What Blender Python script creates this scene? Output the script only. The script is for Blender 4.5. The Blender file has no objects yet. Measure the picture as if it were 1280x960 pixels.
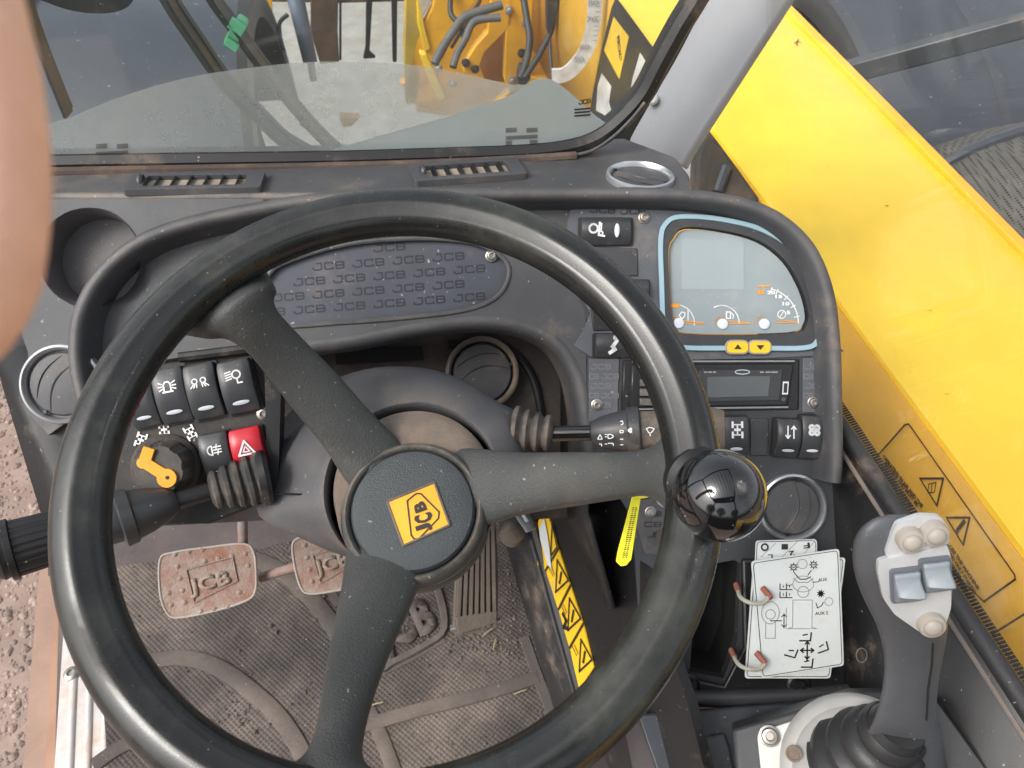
import bpy, bmesh, math, random
from mathutils import Vector as V, Matrix, noise
from mathutils.geometry import tessellate_polygon
random.seed(7)
R = math.radians
sc = bpy.context.scene
COL = sc.collection
# ------------------------------------------------------------------ camera, sky, sun, exposure
CAM = V((0, 0, 2.25)); PITCH = R(47); FPX = 960.0
cd = bpy.data.cameras.new('camera'); cam = bpy.data.objects.new('camera', cd); COL.objects.link(cam)
cam.location = CAM; cam.rotation_euler = (R(90) - PITCH, 0, 0)
cd.sensor_width = 36; cd.lens = 27; cd.clip_start = 0.01; cd.clip_end = 500
cd.dof.use_dof = True; cd.dof.focus_distance = 0.6; cd.dof.aperture_fstop = 19
sc.camera = cam
SUN_EL, SUN_AZ = R(49), R(-122)      # azimuth measured from +y towards +x
w = bpy.data.worlds.new('World'); sc.world = w; w.use_nodes = True
nt = w.node_tree; bg = nt.nodes['Background']
sky = nt.nodes.new('ShaderNodeTexSky'); sky.sky_type = 'NISHITA'; sky.sun_disc = False
sky.sun_elevation = SUN_EL; sky.sun_rotation = SUN_AZ; sky.air_density = 1.0; sky.dust_density = 4.0; sky.ozone_density = 0.6
hs = nt.nodes.new('ShaderNodeHueSaturation'); hs.inputs['Saturation'].default_value = 0.38
nt.links.new(sky.outputs[0], hs.inputs['Color']); nt.links.new(hs.outputs[0], bg.inputs['Color'])
bg.inputs['Strength'].default_value = 0.15
sl = bpy.data.lights.new('sun', 'SUN'); sl.energy = 1.4; sl.angle = R(24); sl.color = (1, .96, .9)
so = bpy.data.objects.new('sun', sl); COL.objects.link(so)
sd = V((math.sin(SUN_AZ)*math.cos(SUN_EL), math.cos(SUN_AZ)*math.cos(SUN_EL), math.sin(SUN_EL)))
so.rotation_euler = sd.to_track_quat('Z', 'Y').to_euler()
sc.view_settings.view_transform = 'Standard'; sc.view_settings.look = 'None'; sc.view_settings.gamma = 1
sc.view_settings.exposure = 0.93

# ------------------------------------------------------------------ rays and frames
FW = V((0, math.cos(PITCH), -math.sin(PITCH))); RT = V((1, 0, 0)); UP = V((0, math.sin(PITCH), math.cos(PITCH)))
def ray(px, py): return FW + RT*((px-640)/FPX) - UP*((py-480)/FPX)
def at(px, py, t): return CAM + ray(px, py)*t
class Frame:
    def __init__(s, o, n, right=None):
        s.o = V(o); s.n = V(n).normalized()
        r = V(right) if right is not None else V((0, 0, 1)).cross(s.n)
        s.r = (r - s.n*r.dot(s.n)).normalized(); s.u = s.n.cross(s.r)
    def pt(s, px, py, h=0):
        d = ray(px, py); t = ((s.o + s.n*h) - CAM).dot(s.n)/d.dot(s.n)
        return CAM + d*t
    def s(s_, px, py, h=0): return (s_.pt(px, py, h)-CAM).dot(FW)/FPX
    def w(s, a, b, h=0): return s.o + s.r*a + s.u*b + s.n*h
    def loc(s, p): d = p - s.o; return d.dot(s.r), d.dot(s.u), d.dot(s.n)
    def M(s, px, py, h=0, rot=0):
        p = s.pt(px, py, h); c, q = math.cos(R(rot)), math.sin(R(rot))
        x = s.r*c + s.u*q; y = s.u*c - s.r*q
        return Matrix(((x.x, y.x, s.n.x, p.x), (x.y, y.y, s.n.y, p.y), (x.z, y.z, s.n.z, p.z), (0, 0, 0, 1)))
YAW = R(9.5)
VF = V((-math.sin(YAW), math.cos(YAW), 0)); VR = V((math.cos(YAW), math.sin(YAW), 0)); Z = V((0, 0, 1))
def veh(a, b, z): return V((CAM.x, CAM.y, 0)) + VR*a + VF*b + Z*(CAM.z+z)
q = R(45)
FC = Frame(at(930, 400, .70), (0, -math.cos(q), math.sin(q)))
FB = Frame(FC.pt(725, 380), (math.sin(YAW)*math.cos(q), -math.cos(YAW)*math.cos(q), math.sin(q)))
# ------------------------------------------------------------------ materials
def ramp(nt, src, a, b):
    m = nt.nodes.new('ShaderNodeMapRange'); m.inputs['From Min'].default_value = a; m.inputs['From Max'].default_value = b
    m.interpolation_type = 'SMOOTHSTEP'; nt.links.new(src, m.inputs['Value']); return m.outputs[0]
def noise_n(nt, scale, detail=4, rough=.6, vec=None):
    n = nt.nodes.new('ShaderNodeTexNoise'); n.inputs['Scale'].default_value = scale; n.inputs['Detail'].default_value = detail
    n.inputs['Roughness'].default_value = rough
    if vec: nt.links.new(vec, n.inputs['Vector'])
    return n.outputs['Fac']
def mixc(nt, fac, a, b):
    m = nt.nodes.new('ShaderNodeMix'); m.data_type = 'RGBA'
    if isinstance(fac, float): m.inputs[0].default_value = fac
    else: nt.links.new(fac, m.inputs[0])
    for i, c in ((6, a), (7, b)):
        if isinstance(c, tuple): m.inputs[i].default_value = (*c, 1)
        else: nt.links.new(c, m.inputs[i])
    return m.outputs[2]
def mth(nt, op, a, b=None):
    m = nt.nodes.new('ShaderNodeMath'); m.operation = op
    for i, c in ((0, a), (1, b)):
        if c is None: continue
        if isinstance(c, (int, float)): m.inputs[i].default_value = c
        else: nt.links.new(c, m.inputs[i])
    return m.outputs[0]
def MAT(name, col, rough=.5, metal=0, bump=0, bscale=900, dust=0, dcol=(.30, .23, .17), dscale=14, speck=0, var=.15, coat=0, pattern=None, spec=.5, sscale=260, edge=0):
    m = bpy.data.materials.new(name); m.use_nodes = True; nt = m.node_tree; b = nt.nodes['Principled BSDF']
    tc = nt.nodes.new('ShaderNodeTexCoord').outputs['Object']
    c = tuple(col)
    base = mixc(nt, ramp(nt, noise_n(nt, 9, 5, .6, tc), .3, .7), tuple(x*(1-var) for x in c), tuple(min(1, x*(1+var)) for x in c))
    rv = None
    if dust:
        f = mth(nt, 'MULTIPLY', ramp(nt, noise_n(nt, dscale, 8, .72, tc), .62-.35*dust, .80-.1*dust), min(1, .35+dust*.6))
        base = mixc(nt, f, base, dcol); rv = f
    if edge:
        ge = nt.nodes.new('ShaderNodeNewGeometry'); fe = mth(nt, 'MULTIPLY', mth(nt, 'MULTIPLY', ramp(nt, ge.outputs['Pointiness'], .53, .60), ramp(nt, noise_n(nt, 30, 5, .6, tc), .35, .65)), edge)
        base = mixc(nt, fe, base, (.26, .21, .16))
    if speck:
        f2 = mth(nt, 'MULTIPLY', ramp(nt, noise_n(nt, sscale, 2, .5, tc), .74-.06*speck, .80-.04*speck), .75)
        base = mixc(nt, f2, base, (.45, .40, .33))
    nt.links.new(base, b.inputs['Base Color'])
    rn = nt.nodes.new('ShaderNodeMapRange'); rn.inputs['To Min'].default_value = max(.02, rough*.8); rn.inputs['To Max'].default_value = min(1, rough*1.3)
    nt.links.new(noise_n(nt, 25, 5, .65, tc), rn.inputs['Value']); rr = rn.outputs[0]
    if rv is not None: rr = mth(nt, 'ADD', rr, mth(nt, 'MULTIPLY', rv, .5))
    nt.links.new(rr, b.inputs['Roughness'])
    b.inputs['Metallic'].default_value = metal; b.inputs['Coat Weight'].default_value = coat; b.inputs['Coat Roughness'].default_value = .05
    b.inputs['Specular IOR Level'].default_value = spec
    h = None
    if bump:
        h = noise_n(nt, bscale, 3, .6, tc)
    if pattern == 'knobs':
        vo = nt.nodes.new('ShaderNodeTexVoronoi'); vo.inputs['Scale'].default_value = 190; vo.inputs['Randomness'].default_value = .0
        mp = nt.nodes.new('ShaderNodeMapping'); mp.inputs['Rotation'].default_value = (0, 0, R(38)); mp.inputs['Scale'].default_value = (1, 1, .01)
        nt.links.new(tc, mp.inputs[0]); nt.links.new(mp.outputs[0], vo.inputs['Vector'])
        h = mth(nt, 'SUBTRACT', 1.0, vo.outputs['Distance'])
        base3 = mixc(nt, mth(nt, 'MULTIPLY', ramp(nt, vo.outputs['Distance'], .40, .22), mth(nt, 'MULTIPLY', ramp(nt, noise_n(nt, 7, 4, .6, tc), .44, .66), .55)), base, (.045, .038, .035)); nt.links.new(base3, b.inputs['Base Color'])
    if pattern == 'grille':
        vo = nt.nodes.new('ShaderNodeTexVoronoi'); vo.inputs['Scale'].default_value = 170; vo.inputs['Randomness'].default_value = 0
        nt.links.new(tc, vo.inputs['Vector'])
        hole = ramp(nt, vo.outputs['Distance'], .40, .26)
        base2 = mixc(nt, hole, base, (.006, .006, .006)); nt.links.new(base2, b.inputs['Base Color']); h = mth(nt, 'SUBTRACT', 1.0, hole)
    if h is not None:
        bp = nt.nodes.new('ShaderNodeBump'); bp.inputs['Strength'].default_value = bump or .5; bp.inputs['Distance'].default_value = .004 if pattern == 'knobs' else .0015
        nt.links.new(h, bp.inputs['Height']); nt.links.new(bp.outputs[0], b.inputs['Normal'])
    return m
plastic = MAT('dash_plastic', (.062, .064, .070), .45, edge=.5, bump=.35, bscale=1400, dust=.25, speck=.5, dscale=11)
plastic_d = MAT('dark_plastic', (.022, .022, .024), .45, bump=.35, bscale=1200, dust=.3, speck=.6)
plastic_s = MAT('smooth_plastic', (.040, .042, .046), .38, bump=.1, bscale=900, dust=.18, speck=.4)
cowlm = MAT('cowl_plastic', (.100, .101, .108), .42, edge=.5, bump=.25, bscale=1300, dust=.2, speck=.4)
rimm = MAT('rim_rubber', (.012, .013, .0125), .25, coat=.12, bump=.03, bscale=700, dust=.45, speck=.12, sscale=420, dcol=(.07, .075, .055), dscale=9)
spokem = MAT('spoke_rubber', (.060, .064, .062), .46, edge=.9, bump=.55, bscale=650, dust=.32, dcol=(.15, .125, .10), dscale=13, speck=.7)
hubm = MAT('hub_leather', (.052, .060, .064), .48, bump=.6, bscale=800, dust=.1, speck=.5)
dusty = MAT('dusty_collar', (.12, .10, .085), .75, bump=.4, bscale=300, dust=.8, dcol=(.26, .20, .15))
recess = MAT('recess_dusty', (.035, .030, .027), .7, bump=.3, bscale=300, dust=.65, dcol=(.17, .13, .10), dscale=8)
black = MAT('black_plastic', (.012, .012, .013), .4, bump=.1, dust=.15, speck=.4)
footside = MAT('footwell_side', (.040, .032, .033), .6, bump=.2, dust=.3, speck=.3)
deep = MAT('deep_black', (.006, .006, .006), .8)
gloss = MAT('glossy_black', (.006, .006, .007), .06, coat=1, speck=.25, sscale=400)
rubber = MAT('boot_rubber', (.04, .038, .036), .5, bump=.2, dust=.55, edge=.7, dcol=(.18, .15, .12), dscale=30)
icon = MAT('white_print', (.75, .76, .76), .5, var=.03)
lensm = MAT('switch_lens', (.62, .66, .72), .3, var=.05)
flapm = MAT('vent_flap', (.06, .06, .064), .5, bump=.2, dust=.3, speck=.5)
redm = MAT('red_switch', (.50, .015, .03), .35, dust=.15, speck=.3)
orange = MAT('orange_pointer', (.80, .33, .02), .4)
screwm = MAT('screw_steel', (.35, .33, .30), .35, metal=.9, dust=.4)
chrome = MAT('vent_ring', (.52, .54, .56), .28, metal=.8, dust=.15, speck=.3)
blue = MAT('pale_blue_trim', (.27, .41, .48), .45, var=.04, speck=.3)
lcd = MAT('cluster_glass', (.25, .295, .31), .3, var=.08, dust=.3, dcol=(.40, .38, .33), dscale=20, speck=.6)
lcd2 = MAT('radio_lcd', (.10, .11, .115), .12, var=.05)
panelm = MAT('printed_panel', (.085, .092, .108), .4, bump=.15, dust=.25, speck=.6)
print_d = MAT('print_dark', (.020, .022, .030), .5, var=.05)
print_l = MAT('print_light', (.15, .155, .165), .42, var=.05)
steel = MAT('brushed_steel', (.50, .50, .50), .38, metal=.7, dust=.35, speck=.4)
rust = MAT('rusty_steel', (.22, .22, .22), .6, metal=.3, bump=.6, bscale=250, dust=.9, dcol=(.28, .11, .06), dscale=18)
pedm = MAT('worn_pedal', (.24, .215, .185), .55, metal=.2, edge=1, bump=.8, bscale=300, dust=.9, dcol=(.24, .085, .05), dscale=26)
mudped = MAT('muddy_pedal', (.11, .092, .075), .85, bump=.6, bscale=260, dust=.6, dcol=(.20, .16, .125), dscale=20)
matm = MAT('floor_mat_rubber', (.042, .035, .033), .8, pattern='knobs', bump=.6, dust=.66, dcol=(.21, .172, .145), dscale=5, speck=.6)
matr = MAT('mat_rib', (.07, .058, .052), .8, bump=.5, bscale=300, dust=.6, dcol=(.19, .155, .13), dscale=6, speck=.6)
floorm = MAT('footwell_metal', (.075, .064, .066), .6, bump=.3, bscale=200, dust=.6, dcol=(.17, .13, .11), dscale=8, speck=.5)
alu = MAT('worn_aluminium', (.50, .48, .46), .42, metal=.5, bump=.3, dust=.6, dcol=(.42, .28, .21), dscale=12)
ground_m = MAT('dirt_ground', (.27, .20, .168), .95, bump=1, bscale=60, dust=.8, dcol=(.20, .145, .12), dscale=3, speck=.9, sscale=30)
conc = MAT('yard_concrete', (.34, .32, .29), .9, bump=.6, bscale=40, dust=.6, dcol=(.27, .22, .18), dscale=2, speck=.8, sscale=40)
stone_m = MAT('pebble', (.25, .19, .165), .9, var=.4, dust=.5)
yellow = MAT('boom_yellow', (.88, .59, .04), .32, var=.05, coat=.15, dust=.22, dcol=(.78, .44, .03), dscale=2.2, speck=.35)
yellow_o = MAT('boom_orange_yellow', (.92, .47, .015), .4, var=.08, coat=.2, dust=.3, dcol=(.36, .17, .04), dscale=6)
yel_side = MAT('boom_side_shaded_yellow', (.70, .37, .025), .42, var=.08, dust=.45, dcol=(.60, .38, .10), dscale=5)  # darker copy of the boom yellow: the side's shade is put into the colour
stick_y = MAT('sticker_yellow', (.80, .50, .02), .4, dust=.25, dscale=20)
tag_y = MAT('tag_yellow', (.85, .80, .03), .4)
blk_print = MAT('black_print', (.02, .017, .014), .5)
faint = MAT('faint_print', (.30, .31, .30), .5)
wht_print = MAT('white_decal', (.62, .60, .58), .5, dust=.5, dscale=12)
card_m = MAT('card_white', (.66, .70, .69), .4, var=.04, dust=.25, dcol=(.50, .46, .40), dscale=18, speck=.4)
pillar_m = MAT('pillar_grey', (.29, .295, .31), .5, bump=.15, bscale=700, var=.04, speck=.2)
seal_m = MAT('window_seal', (.012, .011, .012), .45, dust=.3, speck=.5)
rustseal = MAT('rusty_seal_edge', (.06, .045, .038), .8, dust=.6, dcol=(.17, .12, .09), dscale=25)
fender_m = MAT('fender_plastic', (.050, .057, .072), .36, var=.08, bump=.1, bscale=200, dust=.12, dcol=(.20, .21, .22), dscale=6, speck=.5, sscale=90)
grille_m = MAT('perforated_cover', (.10, .095, .09), .6, pattern='grille', bump=.6, dust=.3)
tyre_m = MAT('tyre_rubber', (.03, .027, .024), .8, bump=.6, bscale=60, dust=.75, dcol=(.16, .12, .09), dscale=5)
hose_m = MAT('hose_rubber', (.03, .03, .035), .5, dust=.3)
brown_m = MAT('rusty_mast', (.09, .055, .035), .7, bump=.3, bscale=80, dust=.6, dcol=(.20, .12, .07))
steelblue = MAT('blue_grey_cylinder', (.12, .15, .20), .35, dust=.2)
green_m = MAT('green_clip', (.16, .62, .33), .4, dust=.25)
wiper_m = MAT('wiper_black', (.014, .020, .016), .5, dust=.35, dcol=(.08, .085, .055), dscale=16)
skin_m = MAT('skin', (1.0, .58, .42), .5, bump=.4, bscale=900, var=.07)
skin_m.node_tree.nodes['Principled BSDF'].inputs['Subsurface Weight'].default_value = .15
skin_m.node_tree.nodes['Principled BSDF'].inputs['Subsurface Radius'].default_value = (.01, .004, .002)
for n_ in skin_m.node_tree.nodes:
    if n_.type == 'TEX_NOISE' and n_.inputs['Scale'].default_value == 9: n_.inputs['Scale'].default_value = 140
cream = MAT('cream_button', (.34, .31, .27), .5, dust=.3, dcol=(.38, .29, .20), dscale=60)
bluebtn = MAT('pale_blue_button', (.22, .255, .28), .4, dust=.12, speck=.2)
silver = MAT('silver_face', (.52, .53, .54), .4, metal=.25, dust=.12)
grip_m = MAT('grip_plastic', (.070, .074, .082), .42, bump=.15, bscale=900, speck=.4)
plate_m = MAT('painted_plate', (.60, .60, .56), .45, dust=.35, dcol=(.36, .31, .24), dscale=30)
leaf_m = MAT('tree_leaves', (.06, .11, .03), .7, var=.4)
bark_m = MAT('tree_bark', (.12, .09, .07), .9)
def film_mat(name, col, amount, noise_amt=.25, tiny=0):
    m = bpy.data.materials.new(name); m.use_nodes = True; nt = m.node_tree
    for n in list(nt.nodes):
        if n.type == 'BSDF_PRINCIPLED': nt.nodes.remove(n)
    out = [n for n in nt.nodes if n.type == 'OUTPUT_MATERIAL'][0]
    tc = nt.nodes.new('ShaderNodeTexCoord').outputs['Object']
    tr = nt.nodes.new('ShaderNodeBsdfTransparent'); df = nt.nodes.new('ShaderNodeBsdfDiffuse'); df.inputs[0].default_value = (*col, 1)
    f = mth(nt, 'MULTIPLY_ADD', noise_n(nt, 14, 6, .65, tc), noise_amt); f.node.inputs[2].default_value = amount - noise_amt/2
    ms = nt.nodes.new('ShaderNodeMixShader'); tl = nt.nodes.new('ShaderNodeBsdfTranslucent'); tl.inputs[0].default_value = (*col, 1); m2 = nt.nodes.new('ShaderNodeMixShader'); m2.inputs[0].default_value = .6
    nt.links.new(df.outputs[0], m2.inputs[1]); nt.links.new(tl.outputs[0], m2.inputs[2])
    nt.links.new(f, ms.inputs[0]); nt.links.new(tr.outputs[0], ms.inputs[1]); nt.links.new(m2.outputs[0], ms.inputs[2])
    nt.links.new(ms.outputs[0], out.inputs[0]); return m
def glass_mat(name, tint, dirt=.05):
    m = film_mat(name, (.45, .47, .47), dirt, .06); nt = m.node_tree
    out = [n for n in nt.nodes if n.type == 'OUTPUT_MATERIAL'][0]; src = out.inputs[0].links[0].from_socket
    for n in nt.nodes:
        if n.type == 'BSDF_TRANSPARENT': n.inputs[0].default_value = (*tint, 1)
    gl = nt.nodes.new('ShaderNodeBsdfGlossy'); gl.inputs['Roughness'].default_value = .03
    fw = nt.nodes.new('ShaderNodeLayerWeight'); fr = mth(nt, 'MULTIPLY_ADD', mth(nt, 'POWER', fw.outputs['Facing'], 4.5), .5).node; fr.inputs[2].default_value = .04; fw.inputs['Blend'].default_value = .5
    ms = nt.nodes.new('ShaderNodeMixShader'); nt.links.new(fr.outputs[0], ms.inputs[0]); nt.links.new(src, ms.inputs[1]); nt.links.new(gl.outputs[0], ms.inputs[2])
    nt.links.new(ms.outputs[0], out.inputs[0]); return m
glass_m = glass_mat('windscreen_glass', (.90, .93, .92), .06)
glass_s = glass_mat('side_glass', (.97, .97, .95), .02)
film_heavy = film_mat('glass_reflection_film', (.56, .61, .60), .76, .30)  # reflection low in the glass, put in as a pale translucent film
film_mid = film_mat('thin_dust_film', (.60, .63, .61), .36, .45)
film_left = film_mat('haze_dust_film', (.78, .84, .92), .30, .2)

# ------------------------------------------------------------------ objects
ROOTM = {}
def tag(o, label=None, cat=None, group=None, kind=None):
    if label: o['label'] = label
    if cat: o['category'] = cat
    if group: o['group'] = group
    if kind: o['kind'] = kind
    return o
def thing(name, label, cat, M, group=None):
    if not isinstance(M, Matrix): M = Matrix.Translation(M)
    o = bpy.data.objects.new(name, None); o.empty_display_size = .02; COL.objects.link(o); o.matrix_world = M; ROOTM[o.name] = M.copy()
    return tag(o, label, cat, group)
class MB:
    def __init__(s): s.v = []; s.f = []
    def add(s, vs, fs):
        k = len(s.v); s.v += [V(p) for p in vs]; s.f += [tuple(i+k for i in f) for f in fs]; return s
    def box(s, M, x, y, z, taper=1):       # half sizes, base at z=0 when z is a pair
        z0, z1 = z if isinstance(z, tuple) else (-z, z)
        vs = [M @ V((a*x*(taper if c == z1 else 1), b*y*(taper if c == z1 else 1), c)) for c in (z0, z1) for a, b in ((-1, -1), (1, -1), (1, 1), (-1, 1))]
        return s.add(vs, [(3, 2, 1, 0), (4, 5, 6, 7), (0, 1, 5, 4), (1, 2, 6, 5), (2, 3, 7, 6), (3, 0, 4, 7)])
    def loft(s, secs, closed=True, caps=True):
        n = len(secs[0]); vs = [p for q_ in secs for p in q_]; fs = []
        for i in range(len(secs)-1):
            for j in range(n if closed else n-1):
                k = (j+1) % n; fs.append((i*n+j, i*n+k, (i+1)*n+k, (i+1)*n+j))
        if caps and closed: fs += [tuple(range(n))[::-1], tuple((len(secs)-1)*n+j for j in range(n))]
        return s.add(vs, fs)
    def lathe(s, M, prof, n=32, caps=True, fn=None):   # prof: (r, z)
        return s.loft([[M @ V((r*(fn(2*math.pi*j/n, z) if fn else 1)*math.cos(2*math.pi*j/n), r*(fn(2*math.pi*j/n, z) if fn else 1)*math.sin(2*math.pi*j/n), z)) for j in range(n)] for r, z in prof], caps=caps)
    def tube(s, path, r, n=10, closed=False, up=None, flat=1, caps=True):
        P = [V(p) for p in path]; m = len(P); secs = []
        ref = V(up) if up is not None else None
        for i, p in enumerate(P):
            a = P[(i-1) % m] if (closed or i > 0) else p; b = P[(i+1) % m] if (closed or i < m-1) else p
            t = (b-a).normalized()
            if ref is None: ref = V((0, 0, 1)) if abs(t.z) < .9 else V((1, 0, 0))
            x = t.cross(ref).normalized(); y = x.cross(t)
            if up is None: ref = y
            rr = r[i] if isinstance(r, (list, tuple)) else r
            secs.append([p + x*math.cos(2*math.pi*j/n)*rr + y*math.sin(2*math.pi*j/n)*rr*flat for j in range(n)])
        if closed: secs.append(secs[0]); return s.loft(secs, caps=False)
        return s.loft(secs, caps=caps)
    def sweep(s, path, N, prof, closed=False, side=1):   # prof (lateral, height)
        P = [V(p) for p in path]; m = len(P); secs = []
        for i, p in enumerate(P):
            a = P[(i-1) % m] if (closed or i > 0) else p; b = P[(i+1) % m] if (closed or i < m-1) else p
            t = (b-a).normalized(); x = t.cross(N).normalized()*side
            secs.append([p + x*l + N*h for l, h in prof])
        if closed: secs.append(secs[0]); return s.loft(secs, caps=False)
        return s.loft(secs)
    def plate(s, outer, N, th, holes=()):   # world point loops, extruded by -N*th
        loops = [[V(p) for p in outer]] + [[V(p) for p in h] for h in holes]
        tri = tessellate_polygon(loops); flat = [p for l in loops for p in l]; k = len(flat)
        fs = []
        for t in tri:
            a, b, c = (flat[i] for i in t)
            tt = tuple(t) if (b-a).cross(c-a).dot(N) > 0 else tuple(t)[::-1]
            fs.append(tt); 
            if th: fs.append(tuple(i+k for i in tt[::-1]))
        vs = flat + ([p - N*th for p in flat] if th else [])
        if th:
            o = 0
            for l in loops:
                n = len(l)
                for j in range(n): fs.append((o+j, o+(j+1) % n, o+(j+1) % n+k, o+j+k))
                o += n
        return s.add(vs, fs)
    def stroke(s, M, pts, w, closed=False, h=.0003):   # flat ribbon in local xy
        P = [V((*p, 0)) for p in pts]
        if closed: P = P + [P[0], P[1]]
        for a, b in zip(P[:-1], P[1:]):
            if closed and b is P[-1] and a is P[-2]: break
            d = (b-a)
            if d.length < 1e-9: continue
            d.normalize(); n_ = V((-d.y, d.x, 0))*w/2; e = d*w*.45
            s.add([M @ (a-e-n_), M @ (b+e-n_), M @ (b+e+n_), M @ (a-e+n_)], [(0, 1, 2, 3)])
        return s
    def build(s, name, mat, parent=None, kind=None, label=None, cat=None, group=None, bevel=0, seg=2, sub=0, ang=38, flat=False, solid=0):
        me = bpy.data.meshes.new(name); root = parent
        while root is not None and root.parent is not None: root = root.parent
        if root is not None: Mi = ROOTM[root.name].inverted(); vs = [Mi @ p for p in s.v]
        else:
            lo = V((min(p.x for p in s.v), min(p.y for p in s.v), min(p.z for p in s.v))); hi = V((max(p.x for p in s.v), max(p.y for p in s.v), max(p.z for p in s.v)))
            c = V(((lo.x+hi.x)/2, (lo.y+hi.y)/2, lo.z)); vs = [p-c for p in s.v]
        me.from_pydata([tuple(p) for p in vs], [], s.f)
        bm = bmesh.new(); bm.from_mesh(me); bmesh.ops.remove_doubles(bm, verts=bm.verts, dist=1e-6)
        if not flat: bmesh.ops.recalc_face_normals(bm, faces=bm.faces)
        for f in bm.faces: f.smooth = not flat
        for e in bm.edges:
            if len(e.link_faces) == 2 and not sub:
                try: e.smooth = e.calc_face_angle() < R(ang)
                except ValueError: pass
        bm.to_mesh(me); bm.free(); me.materials.append(mat)
        o = bpy.data.objects.new(name, me); COL.objects.link(o)
        if parent is not None: o.parent = parent
        else: o.location = c; ROOTM[o.name] = Matrix.Translation(c)
        if solid: md = o.modifiers.new('solid', 'SOLIDIFY'); md.thickness = solid
        if bevel:
            md = o.modifiers.new('bevel', 'BEVEL'); md.width = bevel; md.segments = seg; md.limit_method = 'ANGLE'; md.angle_limit = R(35)
        if sub: md = o.modifiers.new('sub', 'SUBSURF'); md.levels = md.render_levels = sub
        return tag(o, label, cat, group, kind)
def copy_tree(o, parent=None):
    c = o.copy(); COL.objects.link(c)
    if parent is not None: c.parent = parent
    for ch in list(o.children): copy_tree(ch, c)
    return c
def smooth_path(pts, n=6, closed=False):   # Catmull-Rom in any dimension
    P = [V(p) for p in pts]; out = []; m = len(P)
    for i in range(m if closed else m-1):
        p0 = P[(i-1) % m] if (closed or i > 0) else P[i]; p1 = P[i]; p2 = P[(i+1) % m]; p3 = P[(i+2) % m] if (closed or i < m-2) else p2
        for k in range(n):
            t = k/n; out.append(.5*((2*p1)+(p2-p0)*t+(2*p0-5*p1+4*p2-p3)*t*t+(3*p1-p0-3*p2+p3)*t**3))
    if not closed: out.append(P[-1])
    return out
def pxs(pts, n=5, closed=False): return [(p.x, p.y) for p in smooth_path([V((a, b, 0)) for a, b in pts], n, closed)]
def trace(F, pts, h=0, n=5, closed=True, sm=True):
    return [F.pt(a, b, h) for a, b in (pxs(pts, n, closed) if sm else pts)]
def circ(F, px, py, rpx, h=0, n=40, ry=None):
    M = F.M(px, py, h); s = F.s(px, py, h)
    return [M @ V((rpx*s*math.cos(2*math.pi*i/n), (ry or rpx)*s*math.sin(2*math.pi*i/n), 0)) for i in range(n)]
def rrect(w_, h_, r, n=4):
    out = []
    for cx, cy, a0 in ((w_-r, h_-r, 0), (-w_+r, h_-r, 90), (-w_+r, -h_+r, 180), (w_-r, -h_+r, 270)):
        for k in range(n+1): a = R(a0+90*k/n); out.append((cx+r*math.cos(a), cy+r*math.sin(a)))
    return out
TC = {}
def text_data(t, shear=0, bold=0, space=1):
    key = (t, shear, bold, space)
    if key not in TC:
        cu = bpy.data.curves.new('t', 'FONT'); cu.body = t; cu.shear = shear; cu.offset = bold; cu.space_character = space; cu.resolution_u = 2
        o = bpy.data.objects.new('t', cu); me = o.to_mesh()
        vs = [v.co.copy() for v in me.vertices]; fs = [tuple(p.vertices) for p in me.polygons]; o.to_mesh_clear()
        bpy.data.objects.remove(o); bpy.data.curves.remove(cu)
        x0 = min(v.x for v in vs); x1 = max(v.x for v in vs); y0 = min(v.y for v in vs); y1 = max(v.y for v in vs)
        TC[key] = ([((v.x-x0)/(x1-x0), (v.y-y0)/(y1-y0)) for v in vs], fs)
    return TC[key]
def text_on(mb, F, t, p1, p2, hpx, h=.0005, shear=0, bold=.01):
    """writing along the line p1 -> p2 (pixel trace of its baseline), letters hpx tall"""
    vs, fs = text_data(t, shear, bold); a, b = F.pt(*p1, h), F.pt(*p2, h); x = b-a; y = F.n.cross(x).normalized()*hpx*F.s(*p1, h)
    return mb.add([a + x*u + y*v_ for u, v_ in vs], fs)
GLY = {'J': (0, .27, [[(0, .30), (0, .12), (.07, 0), (.20, 0), (.27, .12), (.27, 1), (.12, 1)]]), 'C': (.38, .64, [[(.64, .80), (.64, 1), (.44, 1), (.38, .88), (.38, .12), (.44, 0), (.64, 0), (.64, .2)]]),
       'B': (.75, 1.0, [[(.75, 0), (.75, 1), (.95, 1), (1, .9), (1, .62), (.95, .5), (1, .38), (1, .1), (.95, 0), (.75, 0)], [(.75, .5), (.95, .5)]])}
_text_on = text_on
def text_on(mb, F, t, p1, p2, hpx, h=.0005, shear=0, bold=.01):
    if not t or any(c not in GLY for c in t) or len(t) == 1: return _text_on(mb, F, t, p1, p2, hpx, h, shear, bold)
    a, b = F.pt(*p1, h), F.pt(*p2, h); x = b-a; y = F.n.cross(x).normalized()*hpx*F.s(*p1, h); wd = y.length*.20
    x0 = GLY[t[0]][0]; sc_ = 1/(GLY[t[-1]][1]-x0)
    for c in t:
        for line in GLY[c][2]:
            P = [a + x*((u-x0)*sc_) + y*(.1+v_*.8) for u, v_ in line]
            for i, (p_, q_) in enumerate(zip(P[:-1], P[1:])):
                d = (q_-p_)
                if d.length < 1e-9: continue
                d.normalize(); l = d.cross(F.n)*wd/2; e = d*wd*.42; o_ = F.n*(2e-6*i); mb.add([p_-e-l+o_, p_-e+l+o_, q_+e+l+o_, q_+e-l+o_], [(0, 1, 2, 3)])
    return mb
def text_M(mb, M, t, w_, h_, shear=0, bold=.01):   # centred
    vs, fs = text_data(t, shear, bold); return mb.add([M @ V(((u-.5)*w_, (v_-.5)*h_, 0)) for u, v_ in vs], fs)
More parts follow.
